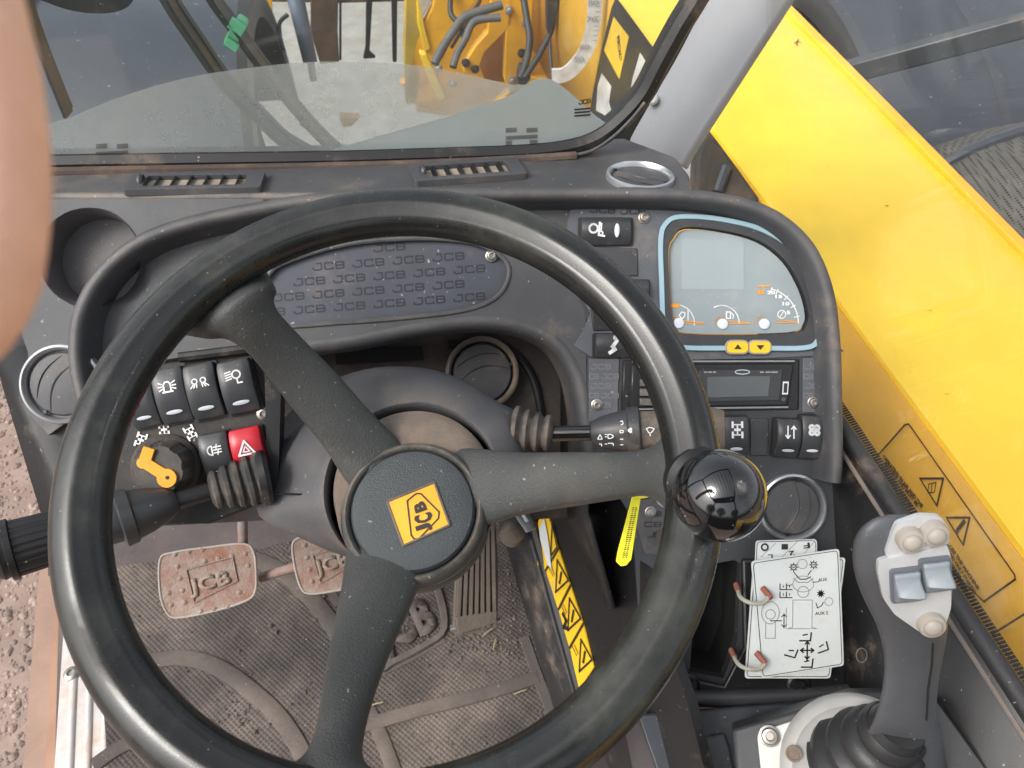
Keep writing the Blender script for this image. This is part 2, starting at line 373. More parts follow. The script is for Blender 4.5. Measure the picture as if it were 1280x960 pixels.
def arc(cx, cy, r, a0, a1, n=10, ry=None): return [(cx+r*math.cos(R(a0+(a1-a0)*i/n)), cy+(ry or r)*math.sin(R(a0+(a1-a0)*i/n))) for i in range(n+1)]

# ------------------------------------------------------------------ ground, floor, sill
gz = 0.0
mb = MB(); NG = 60
g = [[V((-40+80*i/NG, -15+75*j/NG, 0)) for i in range(NG+1)] for j in range(NG+1)]
mb.loft(g, closed=False); mb.build('ground', ground_m, kind='structure')
mb = MB(); mb.plate([veh(-1.6, 3.1, -2.245), veh(5, 3.1, -2.245), veh(5, 30, -2.245), veh(-1.6, 30, -2.245)], Z, .004); mb.build('concrete_yard', conc, kind='structure')
def pebble(mb, p, r):
    n = 6; k = len(mb.v); vs = []
    for z, rr in ((-.3, .8), (.3, .9), (.75, .4)):
        for j in range(n): a = 2*math.pi*j/n; q_ = rr*r*random.uniform(.7, 1.2); vs.append(p + V((q_*math.cos(a), q_*math.sin(a), z*r*.6)))
    vs.append(p+V((0, 0, .55*r)))
    fs = [(i*n+j, i*n+(j+1) % n, (i+1)*n+(j+1) % n, (i+1)*n+j) for i in range(2) for j in range(n)] + [(2*n+j, 2*n+(j+1) % n, 3*n) for j in range(n)]
    mb.add(vs, fs)
mb = MB()
GR = Frame((0, 0, 0), (0, 0, 1), (1, 0, 0))
for i in range(3200):
    p = GR.pt(random.uniform(-120, 110), random.uniform(420, 1000)); pebble(mb, p, random.choice((.003, .004, .006, .006, .009, .015))*random.uniform(.6, 1.2))
mb.build('gravel', stone_m, kind='stuff', flat=True)
FL = Frame((0, 0, CAM.z-1.05), (0, 0, 1), (1, 0, 0))
mb = MB()
mb.plate([FL.pt(*p, -.004) for p in ((75, 700), (66, 1060), (760, 1060), (700, 880), (640, 690), (560, 560), (90, 600))], Z, .05)
floor = mb.build('cab_floor', floorm, kind='structure')
# firewall sloping up behind the pedals
FWL = Frame(FL.pt(260, 700), V((math.sin(YAW)*.8, -math.cos(YAW)*.8, .62)))
mb = MB(); mb.plate([FWL.pt(*p) for p in ((60, 720), (330, 700), (640, 700), (660, 440), (180, 440), (60, 470))], FWL.n, .01)
mb.build('firewall', floorm, kind='structure')
# rubber mat with curved ribs
mat_o = [(150, 700), (240, 694), (330, 686), (420, 640), (520, 600), (600, 590), (632, 660), (668, 790), (720, 900), (770, 1050), (140, 1050), (120, 760)]
mt = thing('floor_mat', 'muddy brown textured rubber mat with curved ribs on the cab floor', 'floor mat', FL.pt(300, 850))
mb = MB(); mb.plate([FL.pt(*p, .008) for p in mat_o], Z, .010); mb.build('mat_sheet', matm, mt, bevel=.002)
def rib(pts, wpx, name='rib', hh=.013):
    path = trace(FL, pts, 0, 6, False); wd = wpx*1.35*FL.s(*pts[0])/2; mb = MB()
    mb.sweep(path, Z, [(-wd, .006), (-wd*.96, hh-.0025), (-wd*.85, hh-.0018), (wd*.85, hh-.0018), (wd*.96, hh-.0025), (wd, .006)]); return mb.build(name, matr, mt)
rib([(268, 694), (310, 700), (350, 716), (385, 745), (420, 790), (440, 830)], 15)
rib([(180, 832), (230, 826), (275, 838), (320, 870), (355, 905), (382, 950), (400, 1000)], 15)
rib([(120, 960), (170, 930), (230, 935), (280, 975), (310, 1030)], 14)
rib([(380, 690), (400, 720), (425, 760)], 8, 'rib', .011)
rib([(410, 690), (430, 712), (450, 740)], 8, 'rib', .011)
rib([(470, 846), (520, 820), (555, 800)], 10, 'rib', .011)
rib([(440, 915), (520, 892), (600, 872), (672, 850)], 13)
rib([(452, 870), (480, 930), (505, 1000)], 13, 'rib', .0122)
rib([(655, 800), (680, 870), (720, 960)], 10, 'rib', .0122)
# embossed badge on the mat
mb = MB(); path = trace(FL, [(474, 770), (500, 740), (530, 728), (548, 742), (556, 790), (530, 812), (492, 832), (478, 838), (468, 800)], 0, 4, True)
mb.sweep(path, Z, [(-.006, .008), (-.004, .014), (.004, .014), (.006, .008)], closed=True); mb.build('badge_border', matr, mt)
mb = MB(); _text_on(mb, FL, 'JCB', (482, 832), (556, 798), 70, .0125, bold=.05); mb.build('badge_lettering', matr, mt, solid=.003)
mb = MB()
for i in range(420):
    px, py = random.uniform(150, 720), random.uniform(690, 960); pebble(mb, FL.pt(px, py, .010), random.choice((.0006, .0009, .0009, .0016))*random.uniform(.7, 1.3))
for px, py in ((338, 782), (345, 790), (560, 815), (430, 700), (405, 745), (300, 905), (318, 915), (413, 700), (394, 775)): pebble(mb, FL.pt(px, py, .011), .0034)
for cx_m, cy_m, sx, sy, n_m in ((615, 805, 30, 10, 160), (640, 720, 8, 50, 120), (400, 705, 25, 14, 110), (560, 640, 30, 30, 60), (320, 880, 30, 20, 70), (520, 800, 18, 20, 60), (690, 900, 10, 40, 90)):
    for i in range(n_m): pebble(mb, FL.pt(random.gauss(cx_m, sx), random.gauss(cy_m, sy), .009), random.choice((.0008, .0012, .0018, .0026))*random.uniform(.7, 1.2))
mb.build('mud_crumbs', matr, kind='stuff', flat=True)
mb = MB()
for px, py, a in ((618, 805, 80), (470, 880, 15), (650, 865, 20), (225, 905, 60), (610, 790, 40)):
    p = FL.pt(px, py, .014); d = V((math.cos(R(a)), math.sin(R(a)), 0))*.009; mb.tube([p-d, p+d*.2+V((0, 0, .001)), p+d], .0009, 5)
mb.build('straw_bits', MAT('straw', (.32, .26, .15), .7), kind='stuff')
# ribbed aluminium door sill
sill = thing('door_sill', 'worn ribbed aluminium door sill along the left edge of the cab floor', 'door sill', FL.pt(120, 900))
mb = MB(); mb.plate([FL.pt(*p, .003) for p in ((80, 770), (62, 1040), (215, 1040), (170, 830), (165, 770))], Z, .03); mb.build('sill_plate', alu, sill, bevel=.002)
a0 = FL.pt(88, 800); dirs = (FL.pt(78, 1000)-a0).normalized(); lat = Z.cross(dirs).normalized(); 
if lat.x < 0: lat = -lat
for k in range(9):
    o0 = a0 + lat*(.008+.021*k) + dirs*(.062 if k == 0 else .0) + dirs*.01*k
    mb = MB(); mb.tube([o0, o0+dirs*.32], .0052, 10, flat=.55, up=Z)
    for v in mb.v: v.z += .0035
    mb.build('sill_rib', alu, sill)
mb = MB(); M = FL.M(90, 843, .003); mb.lathe(M, [(.0105, 0), (.0105, .003), (.008, .0055), (.005, .006), (.004, .003), (0, .003)], 20); mb.build('bolt', screwm, sill)
mb = MB(); mb.plate([FL.pt(*p, -.006) for p in ((74, 640), (52, 1040), (64, 1040), (82, 765))], Z, .05); mb.build('rusty_edge_strip', MAT('rust_brown', (.30, .17, .11), .8, dust=.7, dcol=(.36, .24, .18)), sill)
mb = MB(); mb.plate([FL.pt(*p, -.02) for p in ((50, 700), (22, 1040), (55, 1040), (70, 700))], Z, .03); mb.build('outer_step_edge', MAT('step_edge', (.26, .17, .13), .8, dust=.8, dcol=(.33, .23, .18)), sill)

# ------------------------------------------------------------------ pedals
def pedal_frame(px, py, t, tilt=35, yaw=9.5, roll=0):
    y = R(yaw); return Frame(at(px, py, t), (math.sin(y)*math.cos(R(tilt)), -math.cos(y)*math.cos(R(tilt)), math.sin(R(tilt))))
def brake(name, label, px, py, t, outline, tx, arm):
    F = pedal_frame(px, py, t, 50); th = thing(name, label, 'pedal', F.pt(px, py)); mb = MB()
    mb.plate(trace(F, outline, 0, 4), F.n, .008); mb.build('pedal_pad', pedm, th, bevel=.002)
    mb = MB(); path = trace(F, outline, .0, 4); mb.tube(path, .0014, 8, closed=True, up=F.n); mb.build('pad_rim', MAT('pad_rim', (.30, .27, .24), .6, dust=.6), th)
    mb = MB(); s = F.s(px, py); x0, x1, y0, y1 = tx
    import itertools
    for i in range(7):
        for j in range(6):
            qx = outline[0][0]; a, b = px-52+i*17+j*3-6, py-40+j*15-i*3.2+10
            if x0-4 < a < x1+4 and y0-4 < b < y1+4: continue
            xs = [p[0] for p in outline]; ys = [p[1] for p in outline]
            ins = False; n = len(outline)
            for k in range(n):
                (ax, ay), (bx, by) = outline[k], outline[(k+1) % n]
                if (ay > b) != (by > b) and a < (bx-ax)*(b-ay)/(by-ay)+ax: ins = not ins
            if not ins or not (min(xs)+8 < a < max(xs)-8 and min(ys)+6 < b < max(ys)-6): continue
            mb.lathe(F.M(a, b, -.001), [(.0035, 0), (.003, .0018), (.001, .003), (0, .0031)], 8)
    mb.build('grip_studs', pedm, th, kind='stuff')
    mb = MB(); c = ((x0+x1)/2, (y0+y1)/2); _text_on(mb, F, 'JCB', (x0+3, y1-1), (x1-3, y1-15), 24, .002, bold=.04); mb.build('embossed_lettering', pedm, th, solid=.002)
    mb = MB(); mb.tube(trace(F, [(x0-3, y0+4), (x1-3, y0-12), (x1+3, y1-24), (x0+7, y1+3)], .001, 1, sm=False), .0011, 6, closed=True, up=F.n); mb.build('emboss_frame', pedm, th)
    mb = MB(); mb.tube([at(*p) for p in arm], .006, 10); mb.build('pedal_arm', rust, th)
    return th
brake('brake_pedal', 'rusty studded pedal pad on the left beneath the indicator stalk', 260, 726, .93,
      [(200, 700), (215, 691), (262, 684), (305, 680), (317, 690), (320, 715), (318, 742), (300, 754), (262, 765), (222, 772), (208, 765), (200, 740)], (236, 294, 708, 750),
      [(303, 640, .93), (304, 690, .95)])
brake('brake_pedal', 'rusty studded pedal pad half hidden behind the wheel hub', 402, 703, .93,
      [(366, 680), (378, 671), (410, 664), (440, 668), (446, 690), (446, 730), (420, 738), (388, 742), (376, 734), (368, 706)], (394, 444, 690, 726),
      [(326, 722, .96), (345, 716, .955), (372, 708, .95)])
F = pedal_frame(597, 730, .90, 40); ac = thing('accelerator_pedal', 'long ribbed muddy accelerator pedal on the right of the footwell', 'pedal', F.pt(597, 790))
mb = MB(); mb.plate([F.pt(*p) for p in ((577, 640), (618, 640), (623, 700), (622, 778), (610, 788), (572, 796), (566, 790), (570, 700))], F.n, .012); mb.build('pedal_base', mudped, ac, bevel=.002)
for k in range(7):
    u = k/6; mb = MB(); a = F.pt(579+36*u, 645); b = F.pt(572+46*u, 786-5*u)
    d = (b-a).normalized(); l = d.cross(F.n)*.0028; mb.add([a-l, a+l, b+l, b-l]+[x+F.n*.006 for x in (a-l*.7, a+l*.7, b+l*.7, b-l*.7)], [(0, 1, 2, 3), (4, 5, 6, 7), (0, 1, 5, 4), (1, 2, 6, 5), (2, 3, 7, 6), (3, 0, 4, 7)]); mb.build('tread_rib', mudped, ac)
mb = MB(); mb.plate([F.pt(*p, .0065) for p in ((569, 772), (622, 764), (622, 778), (572, 794))], F.n, .008); mb.build('pedal_toe', mudped, ac, bevel=.0015)
mb = MB(); mb.tube([F.pt(563, 786, -.004), F.pt(626, 776, -.004)], .005, 10); mb.build('hinge_pin', screwm, ac)
mb = MB(); mb.lathe(Matrix.Translation(F.pt(640, 668, .0)), [(.002, -.01), (.014, -.006), (.016, .006), (.006, .016), (0, .017)], 12); mb.build('linkage_knob', mudped, ac)

# ------------------------------------------------------------------ footwell right side, channel, stickers
CH = Frame(at(690, 760, .80), V((-.80, -.25, .55)), VF)
mb = MB()
mb.loft([[at(600, 560, .99), at(700, 900, .92), at(740, 1000, .90)], [at(632, 560, .93), at(728, 900, .86), at(775, 1000, .84)], [at(650, 560, .92), at(752, 900, .85), at(800, 1000, .83)],
         [at(662, 560, .98), at(765, 900, .91), at(815, 1000, .89)]], closed=False, caps=False)
ch = thing('console_channel', 'long black channel rail between the floor and the yellow warning strip', 'rail', at(690, 900, .88)); mb.build('channel_rail', plastic_d, ch, bevel=.006, solid=.004)
mb = MB(); mb.tube([at(640, 560, .915), at(735, 900, .845), at(780, 1000, .825)], .007, 8); mb.build('channel_edge', black, ch)
PS = Frame(at(705, 750, .84), V((-.90, -.30, .30)), VF)
st = thing('warning_strip', 'torn yellow strip of warning triangles below the steering wheel spoke', 'sticker', PS.pt(705, 850))
segs = [[(676, 642), (684, 640), (697, 684), (681, 712), (672, 706), (668, 668)], [(698, 686), (712, 730), (697, 760), (682, 713)], [(713, 732), (728, 778), (711, 808), (698, 762)], [(729, 780), (742, 834), (724, 862), (712, 810)]]
for i, sgm in enumerate(segs):
    mb = MB(); mb.plate([PS.pt(*p, .002) for p in sgm], PS.n, .0015); pn = mb.build('sticker_panel', stick_y, st)
    cx = sum(p[0] for p in sgm)/len(sgm); cy = sum(p[1] for p in sgm)/len(sgm)
    mb = MB(); M = Matrix.Identity(4)
    def pline(pts, wd, closed=True):
        P = [PS.pt(*p, .0030) for p in pts]
        if closed: P.append(P[0])
        for a, b in zip(P[:-1], P[1:]):
            d = (b-a).normalized(); l = d.cross(PS.n)*wd; mb.add([a-l-d*wd, a+l-d*wd, b+l+d*wd, b-l+d*wd], [(0, 1, 2, 3)])
    tri_ = [(cx-1, cy-22), (cx+13, cy+3), (cx-3, cy+18)] if i else [(690, 655), (696, 684), (688, 695)]
    pline(tri_, .0011)
    if i: pline([(cx-14, cy+26), (cx+20, cy-24)][0:2] if False else [sgm[-1], sgm[0]], .0012, False); pline([(cx+4, cy-6), (cx+2, cy+6)], .0016, False)
    if i == 2: pline([(cx-9, cy-2), (cx-5, cy+6), (cx-8, cy+14), (cx-3, cy+16)], .0022, False)
    pline([(cx-12, cy-14), (cx-6, cy-2)], .0005, False); pline([(cx-9, cy-15), (cx-4, cy-4)], .0005, False)
    mb.build('triangle_print', blk_print, pn)
mb = MB(); mb.plate([PS.pt(*p, .004) for p in ((680, 648), (684, 668), (687, 690), (689, 712), (684, 705), (680, 690), (675, 674), (674, 660))], PS.n, .0006); mb.build('torn_paper', card_m, st)
mb = MB(); mb.plate([PS.pt(*p) for p in ((655, 560), (690, 720), (760, 960), (800, 1040), (900, 1040), (860, 880), (800, 700), (760, 560))], PS.n, .01); mb.build('footwell_panel', black, kind='structure')
# moulded grey-maroon side panel in front of the console
PS2 = Frame(at(760, 700, .80), V((-.75, -.45, .45)), VF)
sp = thing('console_side_panel', 'dull maroon-black moulded side panel behind the yellow key tag', 'panel', PS2.pt(770, 860))
mb = MB(); mb.plate(trace(PS2, [(722, 560), (722, 620), (735, 680), (748, 760), (765, 830), (790, 900), (812, 900), (812, 560)], 0, 1, sm=False), PS2.n, .02); mb.build('panel_shell', footside, sp, bevel=.004)
mb = MB(); mb.tube(trace(PS2, [(738, 625), (762, 680), (786, 744), (783, 760), (768, 782), (782, 830), (796, 870)], .001, 4, False), .0016, 6); mb.build('panel_crease', footside, sp)
mb = MB(); mb.lathe(PS2.M(724, 692, .001), [(.006, -.002), (.005, .002), (0, .002)], 14); mb.build('plug', plastic_d, sp)
lv = thing('release_lever', 'small grey lever poking out under the steering wheel hub', 'lever', at(655, 650, .78))
mb = MB(); mb.tube([at(618, 600, .80), at(640, 625, .79), at(656, 648, .78), at(664, 663, .775)], [.006, .007, .0075, .006], 12, flat=.5); mb.build('lever_blade', MAT('lever_grey', (.20, .22, .24), .4), lv)
mb = MB(); mb.tube([at(630, 606, .788), at(645, 628, .778), at(659, 652, .768)], .0018, 8); mb.build('lever_rib', icon, lv)

# ------------------------------------------------------------------ dashboard shell
HN = V((.05, -math.cos(q), math.sin(q))).normalized()
dash = thing('dashboard', 'dark grey moulded telehandler dashboard with raised hood around the instruments', 'dashboard', FB.pt(480, 640, -.1))
arch = [(700, 560), (733, 552), (730, 520), (724, 472), (703, 436), (660, 410), (600, 402), (520, 411), (430, 428), (325, 437), (224, 447), (150, 462), (118, 476)]
oval = [(330, 350), (352, 330), (430, 306), (520, 298), (590, 303), (628, 322), (636, 345), (620, 372), (580, 388), (500, 398), (420, 404), (352, 408), (300, 400), (298, 372)]
mb = MB()
outer = [FB.pt(*p) for p in pxs([(733, 552), (728, 480), (703, 436), (660, 409), (600, 401), (520, 410), (430, 427), (325, 437), (224, 447), (150, 462), (110, 470)], 4) ] + \
        [FB.pt(*p) for p in pxs([(112, 430), (125, 390), (160, 345), (210, 310), (300, 278), (400, 262), (500, 250), (620, 245), (733, 245)], 4)]
mb.plate(outer, FB.n, .012, [trace(FB, oval, 0, 4)[::-1]]); mb.build('fascia_panel', plastic, dash, bevel=.002)
# sunken printed oval panel
pp = MB(); pp.plate(trace(FB, oval, -.004, 4), FB.n, .004)
pp = pp.build('oval_panel', MAT('oval_blue_panel', (.055, .060, .078), .5, bump=.1, dust=.3, speck=.7), dash)
mb = MB(); mb.tube(trace(FB, oval, .0, 4), .0022, 8, closed=True); mb.build('oval_lip', plastic, dash)
mb = MB()
for r_ in range(7):
    for c_ in range(8):
        x0 = 318+c_*50+(24 if r_ % 2 else 0); y0 = 322+r_*17.5-(x0-330)*.075+4
        x1 = x0+38; cx = x0+19
        # keep words inside the oval outline
        ok = True
        for (xx, yy) in ((x0, y0), (x1, y0-3), (x0, y0-10), (x1, y0-13)):
            ins = False; n = len(oval)
            for k in range(n):
                (ax, ay), (bx, by) = oval[k], oval[(k+1) % n]
                if (ay > yy) != (by > yy) and xx < (bx-ax)*(yy-ay)/(by-ay)+ax: ins = not ins
            ok = ok and ins
        if ok: text_on(mb, FB, 'JCB', (x0, y0), (x1, y0-3), 10, -.0038)
mb.build('printed_lettering', print_d, pp, kind='stuff')
mb = MB(); mb.tube(trace(FB, [(718, 500), (735, 560)], .0, 1, False), .012, 12)
path = trace(FB, [(735, 600), (735, 552), (730, 500), (720, 464), (698, 430), (658, 408), (600, 400), (520, 409), (430, 426), (325, 436), (250, 440)], -.006, 6, False)
mb = MB(); mb.sweep(path, FB.n, [(-.009, -.05), (-.009, -.003), (-.007, .003), (-.003, .007), (.002, .007), (.006, .004), (.008, -.002), (.007, -.010), (.006, -.05)]); mb.build('arch_trim', plastic, dash, ang=50)
# raised hood
hood_px = [(112, 530), (97, 475), (93, 430), (101, 385), (128, 340), (175, 302), (235, 280), (310, 264), (400, 250), (500, 244), (620, 243), (720, 243), (800, 243), (870, 246), (930, 256), (975, 275), (1012, 310), (1034, 360), (1043, 420), (1046, 500), (1047, 560), (1045, 604)]
sp_ = pxs(hood_px, 5); path = []
for x_, y_ in sp_:
    k = min(1, max(0, (x_-660)/100)); path.append(FB.pt(x_, y_, .026)*(1-k)+FC.pt(x_, y_, .026)*k)
mb = MB(); mb.sweep(path, HN, [(-.0085, -.06), (-.0085, -.012), (-.007, -.004), (-.003, .0), (.001, .0), (.004, -.003), (.0055, -.009), (.007, -.022), (.010, -.027), (.010, -.04)], side=1)
mb.build('hood', plastic, dash, ang=60)
# right panel (cluster, switches, radio)
rp = [(733, 556), (734, 400), (706, 330), (704, 262), (740, 246), (860, 246), (930, 258), (975, 278), (1010, 312), (1030, 360), (1038, 420), (1041, 500), (1040, 600), (1046, 700), (1052, 862), (1040, 870), (806, 876), (800, 800), (794, 700), (786, 640), (760, 600)]
rw = .0
cl_out = [(836, 282), (850, 271), (900, 275), (955, 289), (995, 318), (1020, 362), (1027, 400), (1024, 424), (1010, 434), (940, 436), (862, 436), (838, 430), (830, 400), (826, 340), (825, 300)]
inner = [(842, 296), (856, 284), (900, 287), (948, 300), (982, 326), (1003, 362), (1011, 392), (1009, 406), (996, 416), (930, 419), (860, 418), (845, 412), (839, 388), (836, 340), (836, 310)]
radio_out = [(779, 450), (1000, 449), (999, 512), (776, 516)]
pocket = [(872, 708), (918, 700), (926, 705), (922, 800), (905, 848), (862, 840), (868, 760)]
mb = MB(); mb.plate([FC.pt(*p) for p in rp], FC.n, .012, [trace(FC, pocket, 0, 1, sm=False), trace(FC, inner, 0, 4)]); fp = mb.build('instrument_panel', plastic_s, dash, bevel=.002)
mb = MB(); pk = trace(FC, pocket, -.003, 1, sm=False); c_ = sum(pk, V())/len(pk); mb.loft([pk, [p*.9+c_*.1-FC.n*.05 for p in pk]], caps=True)
mb.f = [f for f in mb.f if not (len(f) > 4 and max(f) < len(pk))]; mb.build('storage_pocket', deep, dash)
mb = MB(); mb.plate(trace(FC, [(868, 850), (906, 858), (930, 812), (928, 700), (1052, 700), (1058, 862), (1046, 872), (806, 878), (800, 860)], .006, 1, sm=False), FC.n, .006); mb.build('lower_shelf', black, dash, bevel=.002)
mb = MB(); path = [FC.pt(*p, .008) for p in ((806, 872), (900, 873), (1000, 870), (1060, 866))]; mb.tube(path, .008, 10); mb.build('bottom_edge', plastic_s, dash)
# printed upper panel
up_ = [(709, 300), (712, 268), (730, 258), (860, 256), (925, 266), (970, 286), (1004, 318), (1024, 362), (1032, 420), (1034, 444), (738, 446), (738, 392), (708, 340)]
mb = MB(); mb.plate(trace(FC, up_, .0015, 3), FC.n, .003, [trace(FC, inner, .0015, 4)]); upm = mb.build('printed_upper_panel', panelm, dash, bevel=.0008)
mb = MB()
for t_, p1, p2 in (('JCB', (738, 266), (768, 267)), ('JCB', (776, 268), (806, 268)), ('JCB', (888, 268), (914, 272)), ('JCB', (938, 278), (962, 289)), ('JCB', (975, 296), (992, 314)), ('JCB', (820, 262), (848, 263))):
    text_on(mb, FC, t_, p1, p2, 8, .0022, bold=.04)
mb.build('printed_lettering', print_d, upm, kind='stuff')
for nm, pl in (('printed_left_strip', [(736, 448), (774, 448), (772, 520), (736, 528)]), ('printed_right_strip', [(1004, 448), (1034, 446), (1036, 516), (1003, 516)])):
    mb = MB(); mb.plate([FC.pt(*p, .0015) for p in pl], FC.n, .003); o_ = mb.build(nm, panelm, dash, bevel=.0006); mb = MB()
    x0 = pl[0][0]
    for r_ in range(5 if x0 < 900 else 4):
        for c_ in range(2):
            a = x0+(3 if r_ % 2 == 0 else -12)+c_*28
            for t2, o2, l2 in ((('JCB', max(0, x0+1-a), min(24, pl[1][0]-1-a)),)):
                if l2-o2 < 9: continue
                tt = 'JCB' if l2-o2 > 20 else ('CB' if o2 > 0 else 'JC'); text_on(mb, FC, tt, (a+o2, 462+r_*12), (a+l2, 462+r_*12), 7, .0022, bold=.05)
    mb.build('printed_lettering', print_l, o_, kind='stuff')
# ignition panel
mb = MB(); mb.plate(trace(FC, [(800, 626), (850, 616), (852, 700), (806, 692), (796, 660)], .002, 1, sm=False), FC.n, .004); ig = mb.build('ignition_panel', plastic, dash, bevel=.001)
mb = MB()
for i, (t_, y_) in enumerate((('JCB', 664), ('CB', 677), ('J', 690))): text_on(mb, FC, 'CB' if i == 1 else t_, (808 if i != 1 else 806, y_-18), (826, y_-18), 7, .0026, bold=.04)
mb.build('printed_lettering', print_d, ig)
mb = MB(); mb.lathe(FC.M(832, 622, .003), [(.009, 0), (.009, .003), (.0075, .004), (.006, .001), (0, .001)], 24); mb.build('key_ring_bezel', chrome, ig)
mb = MB(); mb.lathe(FC.M(832, 672, .003), [(.0095, 0), (.009, .012), (.007, .017), (0, .018)], 20); mb.build('ignition_knob', plastic, ig)
def screw(F, px, py, parent, h=.0015, r=.0042):
    mb = MB(); mb.lathe(F.M(px, py, h), [(r*1.25, 0), (r*1.25, .0008), (r, .0012), (r*.85, .0035), (r*.55, .0038), (r*.45, .0018), (0, .0018)], 16); return mb.build('screw', screwm, parent)
for p in ((805, 272), (746, 506), (1016, 503), (813, 640)): screw(FC, *p, dash, .002)
screw(FB, 614, 320, dash, -.002)
for p in ((860, 856), (998, 856)):
    mb = MB(); mb.lathe(FC.M(*p, .006), [(.011, 0), (.011, .0015), (.009, .003), (.0085, .0015), (.006, .0015), (.0055, .005), (.003, .005), (.0025, .003), (0, .003)], 22); mb.build('shelf_screw', black, dash)
mb = MB(); mb.plate([FC.pt(*p, .0015) for p in ((938, 523), (961, 523), (960, 570), (938, 570))], FC.n, .003); mb.build('blanking_plate', plastic_s, dash, bevel=.001)
mb = MB(); mb.plate([FC.pt(*p, .003) for p in ((742, 308), (797, 310), (798, 345), (765, 345), (742, 330))], FC.n, .003); mb.build('blanking_plate', plastic_s, dash, bevel=.001)
mb = MB(); mb.plate([FC.pt(*p, .003) for p in ((738, 386), (775, 390), (790, 412), (742, 414))], FC.n, .003); mb.build('blanking_plate', black, dash, bevel=.001)

# recess behind the column
BW = Frame(FB.w(0, 0, -.085), FB.n, FB.r)
mb = MB(); mb.plate([BW.pt(*p) for p in ((150, 400), (800, 340), (800, 640), (660, 650), (340, 650), (150, 660))], BW.n, .01); mb.build('recess_back_wall', recess, dash)
mb = MB(); mb.loft([[FB.pt(738, 430, -.01), FB.pt(738, 560, -.01), FB.pt(736, 640, -.01), FB.pt(770, 760, -.01)], [BW.pt(705, 430), BW.pt(705, 560), BW.pt(715, 650), BW.pt(760, 760)]], closed=False); mb.build('recess_side_wall', plastic_d, dash, solid=.004)
mb = MB(); mb.plate([BW.pt(*p, .004) for p in ((418, 436), (528, 433), (530, 450), (420, 456))], BW.n, .003); mb.build('recess_slot', deep, dash)
mb = MB(); mb.tube(trace(BW, [(560, 430), (630, 434), (665, 470), (678, 530), (674, 560)], .003, 5, False), .004, 8); mb.build('recess_rib', black, dash)
# left switch panel inside the opening
LB = Frame(at(250, 540, .600), FB.n, FB.r)
mb = MB(); mb.plate(trace(LB, [(140, 470), (200, 455), (332, 436), (350, 470), (345, 560), (340, 625), (262, 655), (150, 655), (120, 620), (120, 520)], 0, 1, sm=False), LB.n, .01); mb.build('switch_panel', MAT('dusty_switch_panel', (.016, .016, .016), .6, bump=.2, dust=.35, speck=.7, dcol=(.14, .11, .085)), dash, bevel=.002)
mb = MB(); mb.tube(trace(LB, [(224, 447), (330, 434)], .004, 1, False), .004, 8); mb.build('panel_lip', black, dash)
mb = MB(); mb.plate(trace(LB, [(330, 440), (352, 455), (348, 600), (340, 620), (333, 560)], .006, 1, sm=False), LB.n, .02); mb.build('panel_side', black, dash)
screw(LB, 329, 517, dash, .001, .004)
# left cheek: cup holder shelf and outer side
tla, tlb = FB.pt(330, 243, .012), FC.pt(860, 243, .014); ldir = (tlb-tla).normalized()
SL = Frame(tla, FB.n-ldir*FB.n.dot(ldir), ldir)
mb = MB(); holder = circ(SL, 112, 322, 62, 0, 40)
sh = [(330, 262), (235, 279), (172, 303), (126, 340), (99, 385), (92, 430), (95, 520), (60, 545), (36, 520), (34, 440), (20, 400), (-30, 340)]
ring_px = [(112+62*math.cos(R(a)), 322-62*math.sin(R(a))) for a in range(20, 264, 8)]
sh = [(330, 262), (235, 279), (185, 298)]+ring_px+[(99, 385)]+sh[sh.index((92, 430)):]
mb.plate([tla-ldir*.3, tla]+[SL.pt(*p) for p in sh], SL.n, .012); mb.build('left_shelf', plastic, dash, bevel=.002)
mb = MB(); d0 = circ(SL, 112, 322, 62, .001, 40); mb.loft([d0, [p-SL.n*.004+(SL.pt(112, 320)-p)*.03 for p in d0], [p-SL.n*.034+(SL.pt(112, 320)-p)*.08 for p in d0]], caps=False)
c_ = [p-SL.n*.034+(SL.pt(112, 320)-p)*.08 for p in d0]; mb.add(c_, [tuple(range(40))]); mb.build('cup_holder', MAT('cup_plastic', (.10, .095, .098), .45, bump=.3, dust=.45, dcol=(.20, .16, .13), speck=.9), dash, ang=50)
mb = MB(); mb.loft([[at(-4, 440, .66), at(2, 480, .66), at(54, 652, .66), at(58, 660, .68)], [at(34, 430, .655), at(36, 520, .655), at(95, 650, .655), at(100, 662, .67)], [at(120, 430, .65), at(130, 520, .65), at(175, 650, .65), at(180, 664, .66)]], closed=False)
mb.build('dash_side', black, dash, solid=.005)
# top ledge under the windscreen
TL = Frame(tla, (tlb-tla).cross(VF+Z*-.16))
def lnp(x_): return TL.loc(tla+ldir*x_)
ledge = [(-40, 190), (40, 190), (400, 184), (780, 172), (845, 196), (862, 218), (866, 240)]
mb = MB(); mb.plate([TL.pt(*p) for p in ledge]+[tlb, tla, tla-ldir*.3], TL.n, .006); mb.build('top_ledge', plastic, dash, bevel=.004)
mb = MB(); bis = (TL.n+SL.n).normalized(); mb.tube([tla-ldir*.3-bis*.0036, tlb-bis*.0036], .004, 12); mb.build('ledge_edge', plastic, dash)

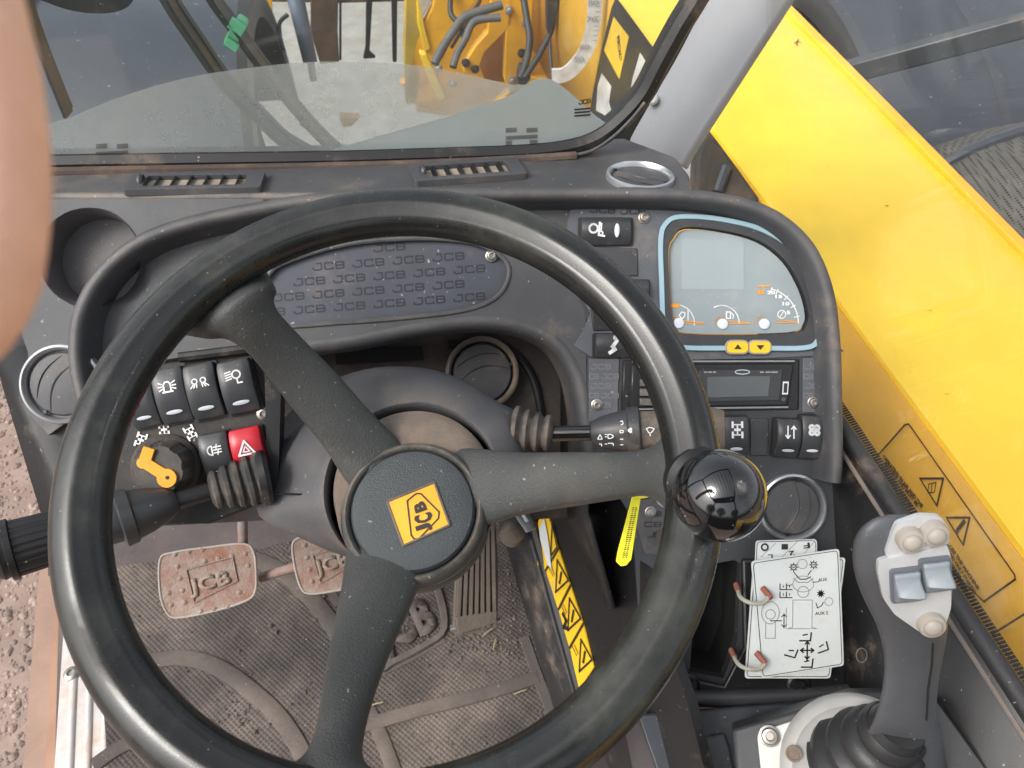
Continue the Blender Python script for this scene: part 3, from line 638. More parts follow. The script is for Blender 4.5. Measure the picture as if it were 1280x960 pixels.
# ------------------------------------------------------------------ vents
def round_vent(F, px, py, rpx, label, h=.001, ring=True, rot=20, tilt=None, ringm=None):
    s = F.s(px, py, h); r = rpx*s; M = F.M(px, py, h, rot); th = thing('air_vent', label, 'air vent', M, 'round air vents')
    mb = MB(); mb.lathe(M, [(r*.84, -.004), (r*.86, .002), (r*.92, .0045), (r*.98, .0035), (r, .0), (r, -.004)], 48, caps=False); mb.build('vent_ring', ringm or chrome, th)
    mb = MB(); mb.lathe(M, [(r*.845, -.002), (r*.84, -.004), (r*.80, -.012), (0, -.013)], 40, caps=False); mb.build('vent_bowl', black, th)
    mb = MB(); mb.lathe(M, [(r*.80, -.004), (r*.80, -.001), (r*.76, .0008), (r*.4, .0022), (0, .0026)], 40); mb.build('vent_flap', flapm, th)
    for xo, bw in ((-.10, .26), (.30, .20)):
        mb = MB(); mb.tube([M @ V((r*(xo+bw*math.cos(math.pi/2*u)), r*.74*math.sqrt(max(0, 1-xo*xo))*u, .0024-.0022*abs(u)**2)) for u in [-1+k/8 for k in range(17)]], .0009 if xo < 0 else .0004, 6); mb.build('vent_rib', black if xo > 0 else plastic_s, th)
    for sgn in (-1, 1):
        mb = MB(); mb.lathe(M @ Matrix.Translation((0, sgn*r*.80, .001)), [(r*.055, 0), (r*.05, .0015), (0, .0017)], 10); mb.build('pivot', black, th)
    return th
round_vent(FC, 990, 634, 43, 'silver ringed round air vent above the white instruction cards', .002, rot=-10)
round_vent(SL, 78, 480, 50, 'silver ringed round air vent at the left end of the dashboard', .002, rot=150)
round_vent(BW, 603, 466, 46, 'dusty black round air vent in the recess behind the steering column', .012, rot=100, ringm=dusty)
round_vent(TL, 800, 222, 43, 'silver ringed round air vent on top of the ledge beside the grey pillar', .001, rot=70)
def slot_vent(pxl, label, mud):
    a, b, c, d = [TL.pt(*p, .001) for p in pxl]; cen = (a+b+c+d)/4; th = thing('demister_vent', label, 'air vent', cen, 'demister slots in the ledge')
    x = (b-a).normalized(); y = TL.n.cross(x).normalized(); M = Matrix(((x.x, y.x, TL.n.x, cen.x), (x.y, y.y, TL.n.y, cen.y), (x.z, y.z, TL.n.z, cen.z), (0, 0, 0, 1)))
    L_ = (b-a).length/2; W_ = abs((d-a).dot(y))/2; mb = MB()
    ou = [M @ V((*p, .005)) for p in rrect(L_, W_, .003)]; ho = [M @ V((*p, .005)) for p in rrect(L_*.74, W_*.62, .002)]
    mb.plate(ou, TL.n, .006, [ho[::-1]]); mb.build('vent_frame', plastic, th, bevel=.001)
    mb = MB(); mb.box(M, L_*.75, W_*.66, (-.0005, .0005)); mb.build('vent_bed', mud, th)
    for k in range(6):
        mb = MB(); X = M @ Matrix.Translation((-L_*.6+k*L_*.24, 0, .002)) @ Matrix.Rotation(R(28), 4, 'Y'); mb.box(X, .0007, W_*.60, .0024); mb.build('vent_slat', black, th)
    mb = MB(); mb.lathe(M @ Matrix.Translation((-L_*.80, 0, .004)) @ Matrix.Rotation(R(90), 4, 'Y'), [(.006, -.002), (.0068, 0), (.006, .002)], 14); mb.build('thumb_wheel', plastic_s, th)
mudv = MAT('vent_mud', (.20, .17, .13), .8, dust=.9, dcol=(.38, .33, .26), dscale=60, speck=1)
slot_vent([(155, 243), (327, 240), (328, 222), (172, 222)], 'long narrow demister slot vent filled with dried mud behind the cup holder', mudv)
slot_vent([(518, 232), (658, 222), (648, 205), (511, 210)], 'narrow demister slot vent with a thumb wheel in the middle of the ledge', mudv)

# ------------------------------------------------------------------ rocker switches
def gear_icon(mb, M, s, n=8):
    for k in range(n):
        a = 2*math.pi*k/n; mb.stroke(M, [(s*.8*math.cos(a), s*.8*math.sin(a)), (s*1.25*math.cos(a), s*1.25*math.sin(a))], s*.3)
    mb.stroke(M, arc(0, 0, s*.75, 0, 360, 14), s*.28)
def ic_beacon(b, M, s):
    b.stroke(M, [(-.55*s, -.7*s), (.55*s, -.7*s)], .2*s); b.stroke(M, [(-.4*s, -.6*s), (-.4*s, .2*s), (-.2*s, .5*s), (.2*s, .5*s), (.4*s, .2*s), (.4*s, -.6*s)], .17*s)
    for x, y, u, v_ in ((-.6, .0, -1, .0), (-.6, .3, -.95, .5), (.6, .0, 1, .0), (.6, .3, .95, .5), (-.6, -.3, -.95, -.45), (.6, -.3, .95, -.45)): b.stroke(M, [(x*s, y*s), (u*s, v_*s)], .14*s)
def ic_work(b, M, s):
    for o in (-.5, .5):
        b.stroke(M, arc(o*s, .15*s, .3*s, 0, 360, 12), .15*s)
        for k in (-1, 0, 1): b.stroke(M, [(o*s+k*.2*s, -.25*s), (o*s+k*.35*s+(.2 if o > 0 else -.2)*s, -.6*s)], .13*s)
def ic_lamp(b, M, s):
    b.stroke(M, arc(.3*s, .3*s, .45*s, 0, 360, 14), .18*s); b.stroke(M, [(.3*s, -.2*s), (.3*s, -.7*s), (.8*s, -.7*s)], .16*s)
    for k in range(4): b.stroke(M, [(-.3*s, (.75-k*.28)*s), (-.9*s, (.65-k*.28)*s)], .14*s)
def ic_fog(b, M, s):
    b.stroke(M, arc(-.1*s, 0, .55*s, 90, 270, 10)+[(-.1*s, -.55*s), (-.1*s, .55*s)], .16*s)
    for k in (-.35, 0, .35): b.stroke(M, [(.1*s, k*s), (.95*s, k*s)], .14*s)
    b.stroke(M, [(.5*s, .6*s), (.4*s, .1*s), (.6*s, -.1*s), (.5*s, -.6*s)], .13*s)
def ic_tri(b, M, s):
    b.stroke(M, [(0, .9*s), (-.85*s, -.6*s), (.85*s, -.6*s), (0, .9*s)], .2*s); b.stroke(M, [(0, .3*s), (-.35*s, -.3*s), (.35*s, -.3*s), (0, .3*s)], .13*s)
def ic_axle(b, M, s):
    for y in (-.7, .7):
        b.stroke(M, [(-.5*s, y*s), (.5*s, y*s)], .18*s)
        for x in (-.65, .65): b.stroke(M, [(x*s, (y-.32)*s), (x*s, (y+.32)*s)], .3*s)
    b.stroke(M, [(0, -.7*s), (0, .7*s)], .2*s); b.stroke(M, [(-.3*s, 0), (.3*s, 0)], .35*s)
def ic_arrows(b, M, s):
    for x, g_ in ((-.4, -1), (.4, 1)):
        b.stroke(M, [(x*s, -.8*s), (x*s, .8*s)], .16*s); b.stroke(M, [((x-.3)*s, g_*.45*s), (x*s, g_*.85*s), ((x+.3)*s, g_*.45*s)], .16*s)
def ic_fan(b, M, s):
    for k in range(4):
        a = math.pi/4+k*math.pi/2; b.stroke(M, arc(.45*s*math.cos(a), .45*s*math.sin(a), .24*s, 0, 360, 8), .30*s)
def ic_fork(b, M, s):
    b.stroke(M, arc(-.35*s, .2*s, .45*s, 0, 360, 12), .2*s); b.stroke(M, [(.3*s, .8*s), (.2*s, -.5*s), (.8*s, -.6*s)], .2*s); b.stroke(M, arc(.45*s, -.3*s, .2*s, 0, 360, 8), .14*s); b.stroke(M, [(.5*s, .7*s), (.45*s, 0)], .15*s)
def ic_worker(b, M, s):
    b.stroke(M, arc(.15*s, .75*s, .15*s, 0, 360, 8), .2*s); b.stroke(M, [(.3*s, .5*s), (-.1*s, -.1*s), (.1*s, -.4*s), (-.35*s, -.7*s)], .36*s)
def rocker(F, px, py, wpx, hpx, rot, label, icfn, mat=None, ic_at=(0, .18), lens_at=(0, -.30), isz=.34, h=.002, lens=True, lift=.009, group='rocker switches on the dashboard'):
    s = F.s(px, py, h); M = F.M(px, py, h, rot); w_, h_ = wpx*s/2, hpx*s/2
    th = thing('rocker_switch', label, 'rocker switch', M, group)
    # body: rounded pillow rising towards one end
    secs = []; nx, ny = 8, 12
    for j in range(ny+1):
        y = -h_ + 2*h_*j/ny; u = y/h_; row = []
        zc = lift*(1-.55*u*u)+lift*.18*u; edge = .65+.35*math.sqrt(max(0, 1-abs(u)**6))
        for i in range(nx+1):
            v_ = -1+2*i/nx; z = zc*(1-.16*abs(v_)**5) ; row.append(M @ V((w_*v_*(.93+.07*math.sqrt(max(0, 1-abs(u)**8))), y, z)))
        secs.append(row)
    mb = MB(); mb.loft(secs, closed=False)
    base = [M @ V((w_*a, h_*b, 0)) for a, b in ((-1, -1), (1, -1), (1, 1), (-1, 1))]
    k = len(mb.v); nx1 = nx+1
    for row_i in (0, ny):
        mb.add([secs[row_i][i] for i in range(nx1)]+[M @ V((w_*(-1+2*i/nx), h_*(-1 if row_i == 0 else 1), -.003)) for i in range(nx1)], [(i, i+1, i+1+nx1, i+nx1) for i in range(nx)])
    for c_ in (0, nx):
        n1 = ny+1; mb.add([secs[j][c_] for j in range(n1)]+[M @ V((w_*(-1 if c_ == 0 else 1), -h_+2*h_*j/ny, -.003)) for j in range(n1)], [(j, j+1, j+1+n1, j+n1) for j in range(ny)])
    mb.build('rocker_body', mat or plastic_s, th, bevel=.0008, ang=45)
    mb = MB(); mb.plate([M @ V((*p, .0005)) for p in rrect(w_*1.12, h_*1.05, .002)], F.n, .004); mb.build('switch_bezel', black, th)
    def z_at(y): u = y/h_; return lift*(1-.55*u*u)+lift*.18*u
    def on(cx, cy):
        y = cy*h_*2; dz = (z_at(y+1e-4)-z_at(y-1e-4))/2e-4; return M @ Matrix.Translation((cx*w_*2, y, z_at(y)+.0005)) @ Matrix.Rotation(math.atan(dz), 4, 'X')
    if icfn: mb = MB(); icfn(mb, on(*ic_at), min(w_, h_)*2*isz); mb.build('icon', icon, th)
    if lens:
        X = on(*lens_at); mb = MB(); a, b = (w_*.52, w_*.15) if lens is True else (w_*.10, h_*.5)
        mb.add([X @ V((a*math.cos(2*math.pi*k/20), b*math.sin(2*math.pi*k/20), .0003)) for k in range(20)]+[X @ V((0, 0, .0010))], [(k, (k+1) % 20, 20) for k in range(20)]); mb.build('indicator_lens', lensm, th)
    return th
rocker(LB, 181, 503, 34, 62, 5, 'leftmost black rocker switch of the upper row, mostly behind the wheel rim', None, lift=.012)
rocker(LB, 218, 494, 38, 68, 5, 'black rocker switch with a white beacon lamp symbol', ic_beacon, isz=.27, lift=.012)
rocker(LB, 257, 489, 38, 68, 5, 'black rocker switch with a white twin work lamp symbol', ic_work, isz=.27, lift=.012)
rocker(LB, 300, 483, 40, 66, 6, 'black rocker switch with a white single lamp symbol at the right end of the row', ic_lamp, isz=.27, lift=.012)
rocker(LB, 273, 567, 36, 54, 5, 'black rocker switch with a white fog lamp symbol beside the red switch', ic_fog, ic_at=(0, .12), isz=.28, lift=.012, lens_at=(0, -.4))
rocker(LB, 312, 560, 38, 52, 5, 'red hazard warning rocker switch with a white triangle', ic_tri, mat=redm, ic_at=(0, .02), isz=.3, lift=.012, lens=False)
rocker(FC, 918, 545, 30, 50, 0, 'black rocker switch with a white axle symbol next to the glossy ball', ic_axle, isz=.3)
rocker(FC, 981, 547, 30, 48, -3, 'tilted black rocker switch with white up and down arrows', ic_arrows, isz=.3, lift=.014)
rocker(FC, 1012, 546, 28, 54, -2, 'black rocker switch with a white fan symbol at the right end', ic_fan, isz=.36, lift=.010)
def z90(F, *a, **k): return rocker(F, *a, **k)
rocker(FC, 757, 290, 62, 34, 0, 'wide black rocker switch with a white loader symbol at the top of the panel', ic_fork, ic_at=(-.20, 0), lens_at=(.20, 0), isz=.34, lens='v')
rocker(FC, 775, 432, 62, 30, 0, 'wide black rocker switch with a white operator symbol above the radio', ic_worker, ic_at=(-.15, 0), isz=.42, lens=False)
rocker(FC, 790, 365, 40, 30, 0, 'plain black rocker switch mostly hidden behind the wheel rim', None, lens=False)
# axle symbols around the rotary knob
mb = MB()
for x_, y_, r_ in ((176, 550, -25), (205, 537, 0), (238, 541, 20)): ic_axle(mb, LB.M(x_, y_, .001, r_), 8*LB.s(x_, y_))
mb.build('axle_symbols', icon, dash)
KN = LB.M(208, 584, .001); kn = thing('rotary_knob', 'dusty fluted black rotary knob with an orange pointer', 'knob', KN); s = LB.s(208, 584)
flute = lambda a, z: 1-.06*(math.cos(a*8) > .55)
mb = MB(); mb.lathe(KN, [(42*s, 0), (42*s, .002), (38*s, .004)], 40); mb.build('knob_base', recess, kn)
mb = MB(); mb.lathe(KN @ Matrix.Translation((4*s, 2*s, 0)), [(33*s, .003), (32*s, .022), (29*s, .027), (10*s, .027), (0, .0265)], 64, fn=flute); mb.build('knob_body', MAT('knob_dusty', (.035, .033, .031), .5, dust=.7, dcol=(.15, .12, .10), dscale=40), kn, ang=25)
def kp(x, y, z): p = LB.pt(x, y, z); return p
mb = MB(); P3 = [kp(210, 597, .030), kp(180, 578, .030), kp(186, 560, .031)]
for a, b in zip(P3[:-1], P3[1:]):
    d = (b-a).normalized(); l = d.cross(LB.n).normalized()*.0042; up3 = LB.n*.003
    mb.add([a-l, a+l, b+l*.95, b-l*.95, a-l-up3, a+l-up3, b+l-up3, b-l-up3], [(0, 1, 2, 3), (7, 6, 5, 4), (0, 1, 5, 4), (1, 2, 6, 5), (2, 3, 7, 6), (3, 0, 4, 7)])
Mx = KN.copy(); Mx.translation = kp(210, 597, .027); mb.lathe(Mx, [(.0070, 0), (.0070, .0035), (0, .0036)], 20)
Mx = KN.copy(); Mx.translation = kp(180, 578, .026); mb.lathe(Mx, [(.0042, 0), (.0042, .0034), (0, .0036)], 14); mb.build('pointer', orange, kn)
mb = MB(); Mx = KN.copy(); Mx.translation = kp(209, 597, .0308); mb.lathe(Mx, [(.0015, 0), (0, .0003)], 10); Mx.translation = kp(181, 578, .0298); mb.lathe(Mx, [(.0010, 0), (0, .0003)], 10); mb.build('pointer_pin', blk_print, kn)

# ------------------------------------------------------------------ instrument cluster
ic = thing('instrument_cluster', 'instrument display with a pale blue border, fuel and rev gauges and grey screen', 'instrument cluster', FC.pt(925, 440))
inner = [(842, 296), (856, 284), (900, 287), (948, 300), (982, 326), (1003, 362), (1011, 392), (1009, 406), (996, 416), (930, 419), (860, 418), (845, 412), (839, 388), (836, 340), (836, 310)]
mb = MB(); mb.plate(trace(FC, cl_out, .004, 4), FC.n, .004, [trace(FC, inner, .004, 4)[::-1]]); mb.build('bezel', plastic_s, ic, bevel=.001)
def ribbon(name, F, pts, wpx, h, mat, par, n=5, closed=True, th=.001):
    path = trace(F, pts, h, n, closed); wd = wpx*F.s(*pts[0])/2; mb = MB(); mb.sweep(path, F.n, [(-wd, 0), (-wd*.8, th), (wd*.8, th), (wd, 0)], closed=closed); return mb.build(name, mat, par)
b_out = [(826, 300), (832, 280), (850, 271), (900, 274), (955, 288), (997, 317), (1020, 360), (1028, 402), (1022, 426), (1004, 435), (940, 435), (862, 435), (840, 430), (830, 412), (827, 350)]
ribbon('blue_border', FC, b_out, 6.5, .0045, blue, ic)
dw = trace(FC, inner, .004, 4); cc = sum(dw, V())/len(dw)
mb = MB(); mb.loft([dw, [p*.985+cc*.015-FC.n*.006 for p in dw]], caps=False); mb.build('bezel_wall', black, ic)
mb = MB(); mb.plate([p*.97+cc*.03-FC.n*.0050 for p in trace(FC, inner, .004, 4)], FC.n, .001); gs = mb.build('display_face', lcd, ic)
mb = MB(); mb.plate([FC.pt(*p, -.0007) for p in ((852, 298), (930, 300), (930, 362), (852, 362))], FC.n, .0002); mb.build('lcd_screen', MAT('lcd_screen', (.29, .34, .36), .2, var=.04, dust=.15), gs)
def gauge(cx, cy, r, a0, a1, name, dial=True):
    M = FC.M(cx, cy, 0); M.translation = FC.pt(cx, cy, -.0004); s = FC.s(cx, cy); mb = MB()
    mb.stroke(M, arc(0, 0, r*s, a0, a1, 18), 1.6*s); return M, s, mb
M, s, mb = gauge(845, 404, 23, -5, 95, 'dial'); mb.stroke(M, [(7*s, 5*s), (11*s, 9*s), (11*s, 13*s), (7*s, 14*s), (4*s, 10*s), (7*s, 5*s)], 1.6*s); mb.stroke(M, [(15*s, 4*s), (15*s, 16*s)], 1.4*s)
mb.build('temperature_arc', icon, gs)
M, s, mb = gauge(902, 404, 22, 0, 115, 'dial'); mb.stroke(M, [(6*s, 6*s), (6*s, 14*s), (11*s, 14*s), (11*s, 6*s), (6*s, 6*s)], 1.6*s); mb.stroke(M, [(12*s, 13*s), (15*s, 10*s), (14*s, 6*s)], 1.2*s); mb.build('fuel_arc', icon, gs)
M, s, mb = gauge(953, 405, 45, 2, 76, 'dial')
for a in (12, 30, 48, 66, 76): mb.stroke(M, [(41*s*math.cos(R(a)), 41*s*math.sin(R(a))), (47*s*math.cos(R(a)), 47*s*math.sin(R(a)))], 1.2*s)
mb.stroke(M, arc(24*s, 12*s, 5*s, 0, 360, 12), 1.2*s); mb.stroke(M, [(22*s, 9*s), (26*s, 15*s)], 1*s)
for t_, x_, y_, w_ in (('20', 963, 368, 10), ('15', 973, 373, 9), ('10', 982, 382, 9), ('5', 987, 393, 5)): text_on(mb, FC, t_, (x_-4, y_), (x_-4+w_, y_), 4.6, -.0002, bold=.04)
mb.build('rev_scale', icon, gs)
mb = MB(); text_on(mb, FC, '25', (946, 368), (955, 368), 5, -.0002, bold=.05); s = FC.s(950, 360); M = FC.M(0, 0); M.translation = FC.pt(954, 358, -.0004); mb.stroke(M, [(-6*s, 0), (8*s, 1*s)], 1.5*s); mb.stroke(M, [(0, 0), (0, -5*s)], 1.2*s)
M.translation = FC.pt(843, 382, -.0004); mb.stroke(M, [(-3*s, 0), (4*s, 0)], 5*s)
for cx in (845, 902, 953):
    M.translation = FC.pt(cx+(22 if cx < 950 else 32), 402 if cx < 950 else 401, -.0003); mb.stroke(M, [(-13*s, 1*s), (13*s, -1.5*s)], 1.1*s); mb.stroke(M, [(-15*s, -2*s), (12*s, -3*s)], .9*s)
    M.translation = FC.pt(cx, 404, -.0003); mb.stroke(M, arc(0, 0, 8.6*s, 60, 200, 10), .9*s)
mb.build('orange_scale', orange, gs)
for cx, cy in ((848, 404), (903, 405), (955, 405)):
    mb = MB(); M = FC.M(cx, cy); M.translation = FC.pt(cx, cy, -.001); s = FC.s(cx, cy); mb.lathe(M, [(6.6*s, 0), (6.4*s, .0016), (5*s, .0019), (0, .002)], 24); mb.build('needle_cap', lensm, gs)
for cx, sg in ((921, 1), (949, -1)):
    M = FC.M(cx, 434, .004); s = FC.s(cx, 434); mb = MB()
    mb.plate([M @ V((p[0], p[1], .003)) for p in rrect(13*s, 7*s, 6*s, 6)], FC.n, .003); bt = mb.build('menu_button', stick_y, ic, bevel=.001)
    mb = MB(); mb.add([M @ V((x_*s, sg*y_*s, .0034)) for x_, y_ in ((-5, -2.5), (5, -2.5), (0, 3.5))], [(0, 1, 2)]); mb.build('button_arrow', blk_print, bt)
    mb = MB(); mb.tube([M @ V((p[0], p[1], .001)) for p in rrect(13.6*s, 7.6*s, 6.4*s, 6)], .0012, 6, closed=True, up=FC.n); mb.build('button_surround', cream, bt)

# ------------------------------------------------------------------ radio
rd = thing('car_radio', 'black car radio with a small grey display below the instrument cluster', 'radio', FC.pt(890, 512))
mb = MB(); mb.plate(trace(FC, radio_out, .002, 1, sm=False), FC.n, .01); mb.build('radio_frame', black, rd, bevel=.0015)
mb = MB(); mb.plate([FC.pt(*p, .0055) for p in ((790, 456), (993, 455), (985, 506), (786, 509))], FC.n, .004); rf = mb.build('radio_face', MAT('radio_black', (.018, .019, .021), .3, speck=.3), rd, bevel=.0015)
mb = MB(); mb.plate([FC.pt(*p, .0065) for p in ((874, 463), (978, 462), (974, 500), (876, 502))], FC.n, .001); mb.build('display_surround', plastic_s, rf, bevel=.0004)
mb = MB(); mb.plate([FC.pt(*p, .0072) for p in ((884, 471), (963, 470), (960, 495), (884, 497))], FC.n, .001); mb.build('radio_display', lcd2, rf)
mb = MB()
for x0, x1 in ((880, 884), (885, 890), (891, 895), (950, 955), (957, 963), (964, 972)):
    a, b = FC.pt(x0, 466, .0072), FC.pt(x1, 466, .0072); mb.add([a, b, b+FC.u*.0012, a+FC.u*.0012], [(0, 1, 2, 3)])
mb.build('radio_print', faint, rf)
mb = MB(); M = FC.M(928, 465, .0068); s = FC.s(928, 465); mb.stroke(M, arc(0, 0, 9*s, 0, 360, 18, 2.6*s), .9*s); mb.build('radio_badge', lensm, rf)
mb = MB(); mb.tube([FC.pt(790, 452, .005), FC.pt(993, 451.5, .005)], .0009, 6); mb.tube([FC.pt(790, 511.5, .005), FC.pt(985, 509, .005)], .0009, 6); mb.build('radio_trim', steel, rd)
mb = MB(); mb.plate([FC.pt(*p, .0068) for p in ((979, 477), (986, 477), (985, 493), (978, 493))], FC.n, .001); us = mb.build('usb_port', lensm, rf)
mb = MB(); mb.plate([FC.pt(*p, .0072) for p in ((980.3, 479), (984.6, 479), (983.6, 491), (979.4, 491))], FC.n, .001); mb.build('usb_slot', blk_print, us)
mb = MB(); mb.lathe(FC.M(979, 499, .006), [(.0016, 0), (.0016, .001), (.0009, .0011), (0, .0003)], 12); mb.build('aux_socket', plastic, rf)
for i in range(4):
    y_ = 462+i*12; mb = MB(); mb.plate([FC.pt(*p, .0095) for p in ((800, y_), (822, y_), (822, y_+9), (800, y_+9))], FC.n, .004); mb.build('preset_button', plastic, rf, bevel=.0008)
mb = MB(); mb.lathe(FC.M(842, 482, .006), [(19*FC.s(842, 482), 0), (18*FC.s(842, 482), .008), (15*FC.s(842, 482), .010), (0, .010)], 32); mb.build('volume_knob', plastic, rf)

# ------------------------------------------------------------------ yellow key tag
kt = thing('key_tag', 'bright yellow plastic seal tag hanging by the ignition', 'tag', at(790, 660, .62))
TG = Frame(at(787, 660, .60), FC.n, FC.r)
mb = MB(); mb.plate([TG.pt(*p) for p in ((791, 618), (801, 622), (789, 700), (783, 707), (776, 708), (770, 702), (772, 690))], TG.n, .0018); tg = mb.build('tag_strip', tag_y, kt, bevel=.0004)
mb = MB(); mb.tube([TG.pt(795, 622, .001), TG.pt(806, 621, .003), TG.pt(818, 618, .002), TG.pt(830, 622, -.02)], .0011, 6); mb.build('tag_tie', tag_y, kt)
mb = MB()
for k in range(26):
    u = k/26; x_ = 781+(794-781)*u; y_ = 696-(696-632)*u; l = random.uniform(2, 5)
    for o in (-1.8, 1.8):
        a = TG.pt(x_+o-l/3, y_, .0004); b = TG.pt(x_+o+l/3, y_+.6, .0004); d = (b-a).normalized(); l_ = d.cross(TG.n)*.00035; mb.add([a-l_, b-l_, b+l_, a+l_], [(0, 1, 2, 3)])
mb.build('tag_print', blk_print, tg, kind='stuff')
# instruction cards
CD = Frame(FC.w(0, 0, .020), FC.n, FC.r)
cards = thing('instruction_cards', 'bundle of white control diagram cards tied by wire loops to the console', 'instruction cards', CD.pt(996, 840))
def rpoly(F, pts, h, r=4):
    out = []; n = len(pts)
    for i in range(n):
        p, a, b = V((*pts[i], 0)), V((*pts[i-1], 0)), V((*pts[(i+1) % n], 0)); da = (a-p).normalized()*r; db = (b-p).normalized()*r
        for k in range(4): t = k/3; qq = (p+da)*(1-t)**2+p*2*t*(1-t)+(p+db)*t*t; out.append(F.pt(qq.x, qq.y, h))
    return out
def border(F, pts, h, r, wd, par, nm='card_border'):
    mb = MB(); P = rpoly(F, pts, h, r); c = sum(P, V())/len(P); 
    for i in range(len(P)):
        a, b = P[i], P[(i+1) % len(P)]
        if (b-a).length < 1e-6: continue
        l = F.n.cross((b-a).normalized())*wd; mb.add([a, b, b+l, a+l], [(0, 1, 2, 3)])
    return mb.build(nm, blk_print, par)
cdat = [([(945, 676), (1021, 674), (1024, 780), (940, 790)], 0, (948, 679, 1018)), ([(942, 700), (1057, 697), (1038, 848), (931, 848)], .003, None), ([(939, 702), (1049, 686), (1055, 832), (952, 848)], .006, None)]
for i, (pts, h, _) in enumerate(cdat):
    mb = MB(); mb.plate(rpoly(CD, pts, h), CD.n, .0012); c0 = mb.build('card', card_m, cards, label=['rear card with gear direction letters', 'middle card peeking out behind', 'front card with control diagram'][i])
    cx = sum(p[0] for p in pts)/4; cy = sum(p[1] for p in pts)/4
    border(CD, [(cx+(p[0]-cx)*.95, cy+(p[1]-cy)*.965) for p in pts], h+.0004, 4, .0006, c0)
    if i == 0:
        mb = MB(); M = CD.M(956, 684, h+.0005); s = CD.s(956, 684); mb.stroke(M, arc(0, 0, 4*s, 0, 360, 12), 2*s); text_on(mb, CD, 'L', (966, 693), (960, 693), 7, h+.0005)
        for a, b in (((951, 697), (970, 679)), ((977, 697), (997, 677)), ((1003, 695), (1019, 676))):
            p, q2 = CD.pt(*a, h+.0005), CD.pt(*b, h+.0005); l = CD.n.cross((q2-p).normalized())*.0003; mb.add([p, q2, q2+l, p+l], [(0, 1, 2, 3)])
        for t_, p1, p2 in (('1', (985, 680), (977, 680)), ('2', (993, 688), (986, 689)), ('F', (1012, 678), (1004, 679))): text_on(mb, CD, t_, p1, p2, 7, h+.0005, bold=.03)
        mb.build('gear_letters', blk_print, c0)
    if i == 2:
        A = MB(); B = MB(); hh = h+.0005; s = CD.s(1000, 760)
        def S(mb_, cx, cy, pts, wd=1.2, rot=0, closed=False): mb_.stroke(CD.M(cx, cy, hh, rot), [(a*s, b*s) for a, b in pts], wd*s)
        for cx, cy in ((992, 709), (1017, 706)): S(A, cx, cy, arc(0, 0, 3.2, 0, 360, 10), 1); S(A, cx, cy, [(-1.5, 0), (1.5, 0)], 1); [S(A, cx, cy, [(4*math.cos(R(a)), 4*math.sin(R(a))), (5.2*math.cos(R(a)), 5.2*math.sin(R(a)))], 1) for a in range(0, 360, 45)]
        for x_, y_ in ((977, 734), (985, 734), (977, 744), (985, 744)): S(A, x_, y_, [(-2, 4), (-2, -3), (5, -3)], 1.2); S(A, x_, y_, [(2, 2), (2, 0)], 1)
        S(B, 1004, 730, arc(0, 0, 13, 0, 360, 20, 10), .8); S(B, 1004, 740, arc(0, 0, 7, 0, 360, 16), .8); S(A, 1004, 722, [(-8, 2), (-4, -2), (4, -2), (9, 1)], 1.1); S(B, 1004, 728, [(-12, 5), (-6, 0), (6, 0), (12, 5)], 1)
        S(A, 992, 717, [(0, 2), (5, -4)], 1); S(A, 1014, 715, [(0, 2), (-4, -4)], 1); S(A, 1016, 728, [(0, 0), (8, 1)], .8); S(A, 990, 731, [(0, 0), (-6, -1)], .8)
        S(B, 1003, 766, [(-12, 16), (-12, -18), (-18, -20), (18, -20), (12, -18), (12, 16), (-12, 16)], .8); S(B, 1003, 766, [(-20, 6), (-20, -20)], .8); S(B, 1003, 705, arc(0, 0, 6, 0, 360, 12), .8)
        gear_icon(A, CD.M(1026, 742, hh), 3.6*s, 9); S(A, 1026, 742, arc(0, 0, 1.2, 0, 360, 8), 2.4)
        S(A, 1024, 757, [(-4, 3), (-2, -3), (3, 0), (5, 4)], 1); S(B, 1036, 752, arc(0, 0, 5, 0, 360, 12), .8)
        S(B, 963, 766, arc(0, 0, 11, 0, 360, 18, 14), .9); S(B, 963, 768, arc(0, 0, 6, 0, 360, 14), .9); S(B, 963, 786, [(-6, 8), (-6, -12), (6, -12), (6, 8)], .8); S(A, 967, 776, [(-4, 0), (10, 0)], 1.1); S(A, 980, 776, [(0, -9), (0, 9)], 1, ); S(A, 980, 776, [(-3, 5), (0, 8), (3, 5)], 1); S(A, 980, 776, [(-3, -5), (0, -8), (3, -5)], 1)
        S(A, 1009, 813, [(0, -12), (0, 12)], 1.8); S(A, 1009, 813, [(-8, 0), (8, 0)], 1.8)
        for a in (0, 90, 180, 270): S(A, 1009, 813, [(-2.5, 8), (0, 11), (2.5, 8)] if a % 180 == 0 else [(-2.5, 5), (0, 8), (2.5, 5)], 1.8, a)
        for x_, y_, r_ in ((1008, 796, 0), (990, 816, -15), (1029, 809, 20), (1010, 829, 0)): S(A, x_, y_, [(6, 5), (5, -5), (-8, -5)], 1.8, r_); S(A, x_, y_, [(-4, 2), (1, 3)], 1.6, r_)
        text_on(A, CD, 'AUX', (1023, 727), (1034, 726), 4, hh); text_on(A, CD, 'AUX 2', (1019, 769), (1035, 768), 4, hh)
        A.build('diagram_print', blk_print, c0); B.build('diagram_outline', faint, c0)
loopm = MAT('wire_loop', (.42, .42, .34), .5, dust=.5, dcol=(.30, .20, .14), dscale=60); redcap = MAT('rusty_cap', (.30, .10, .07), .7, dust=.5)
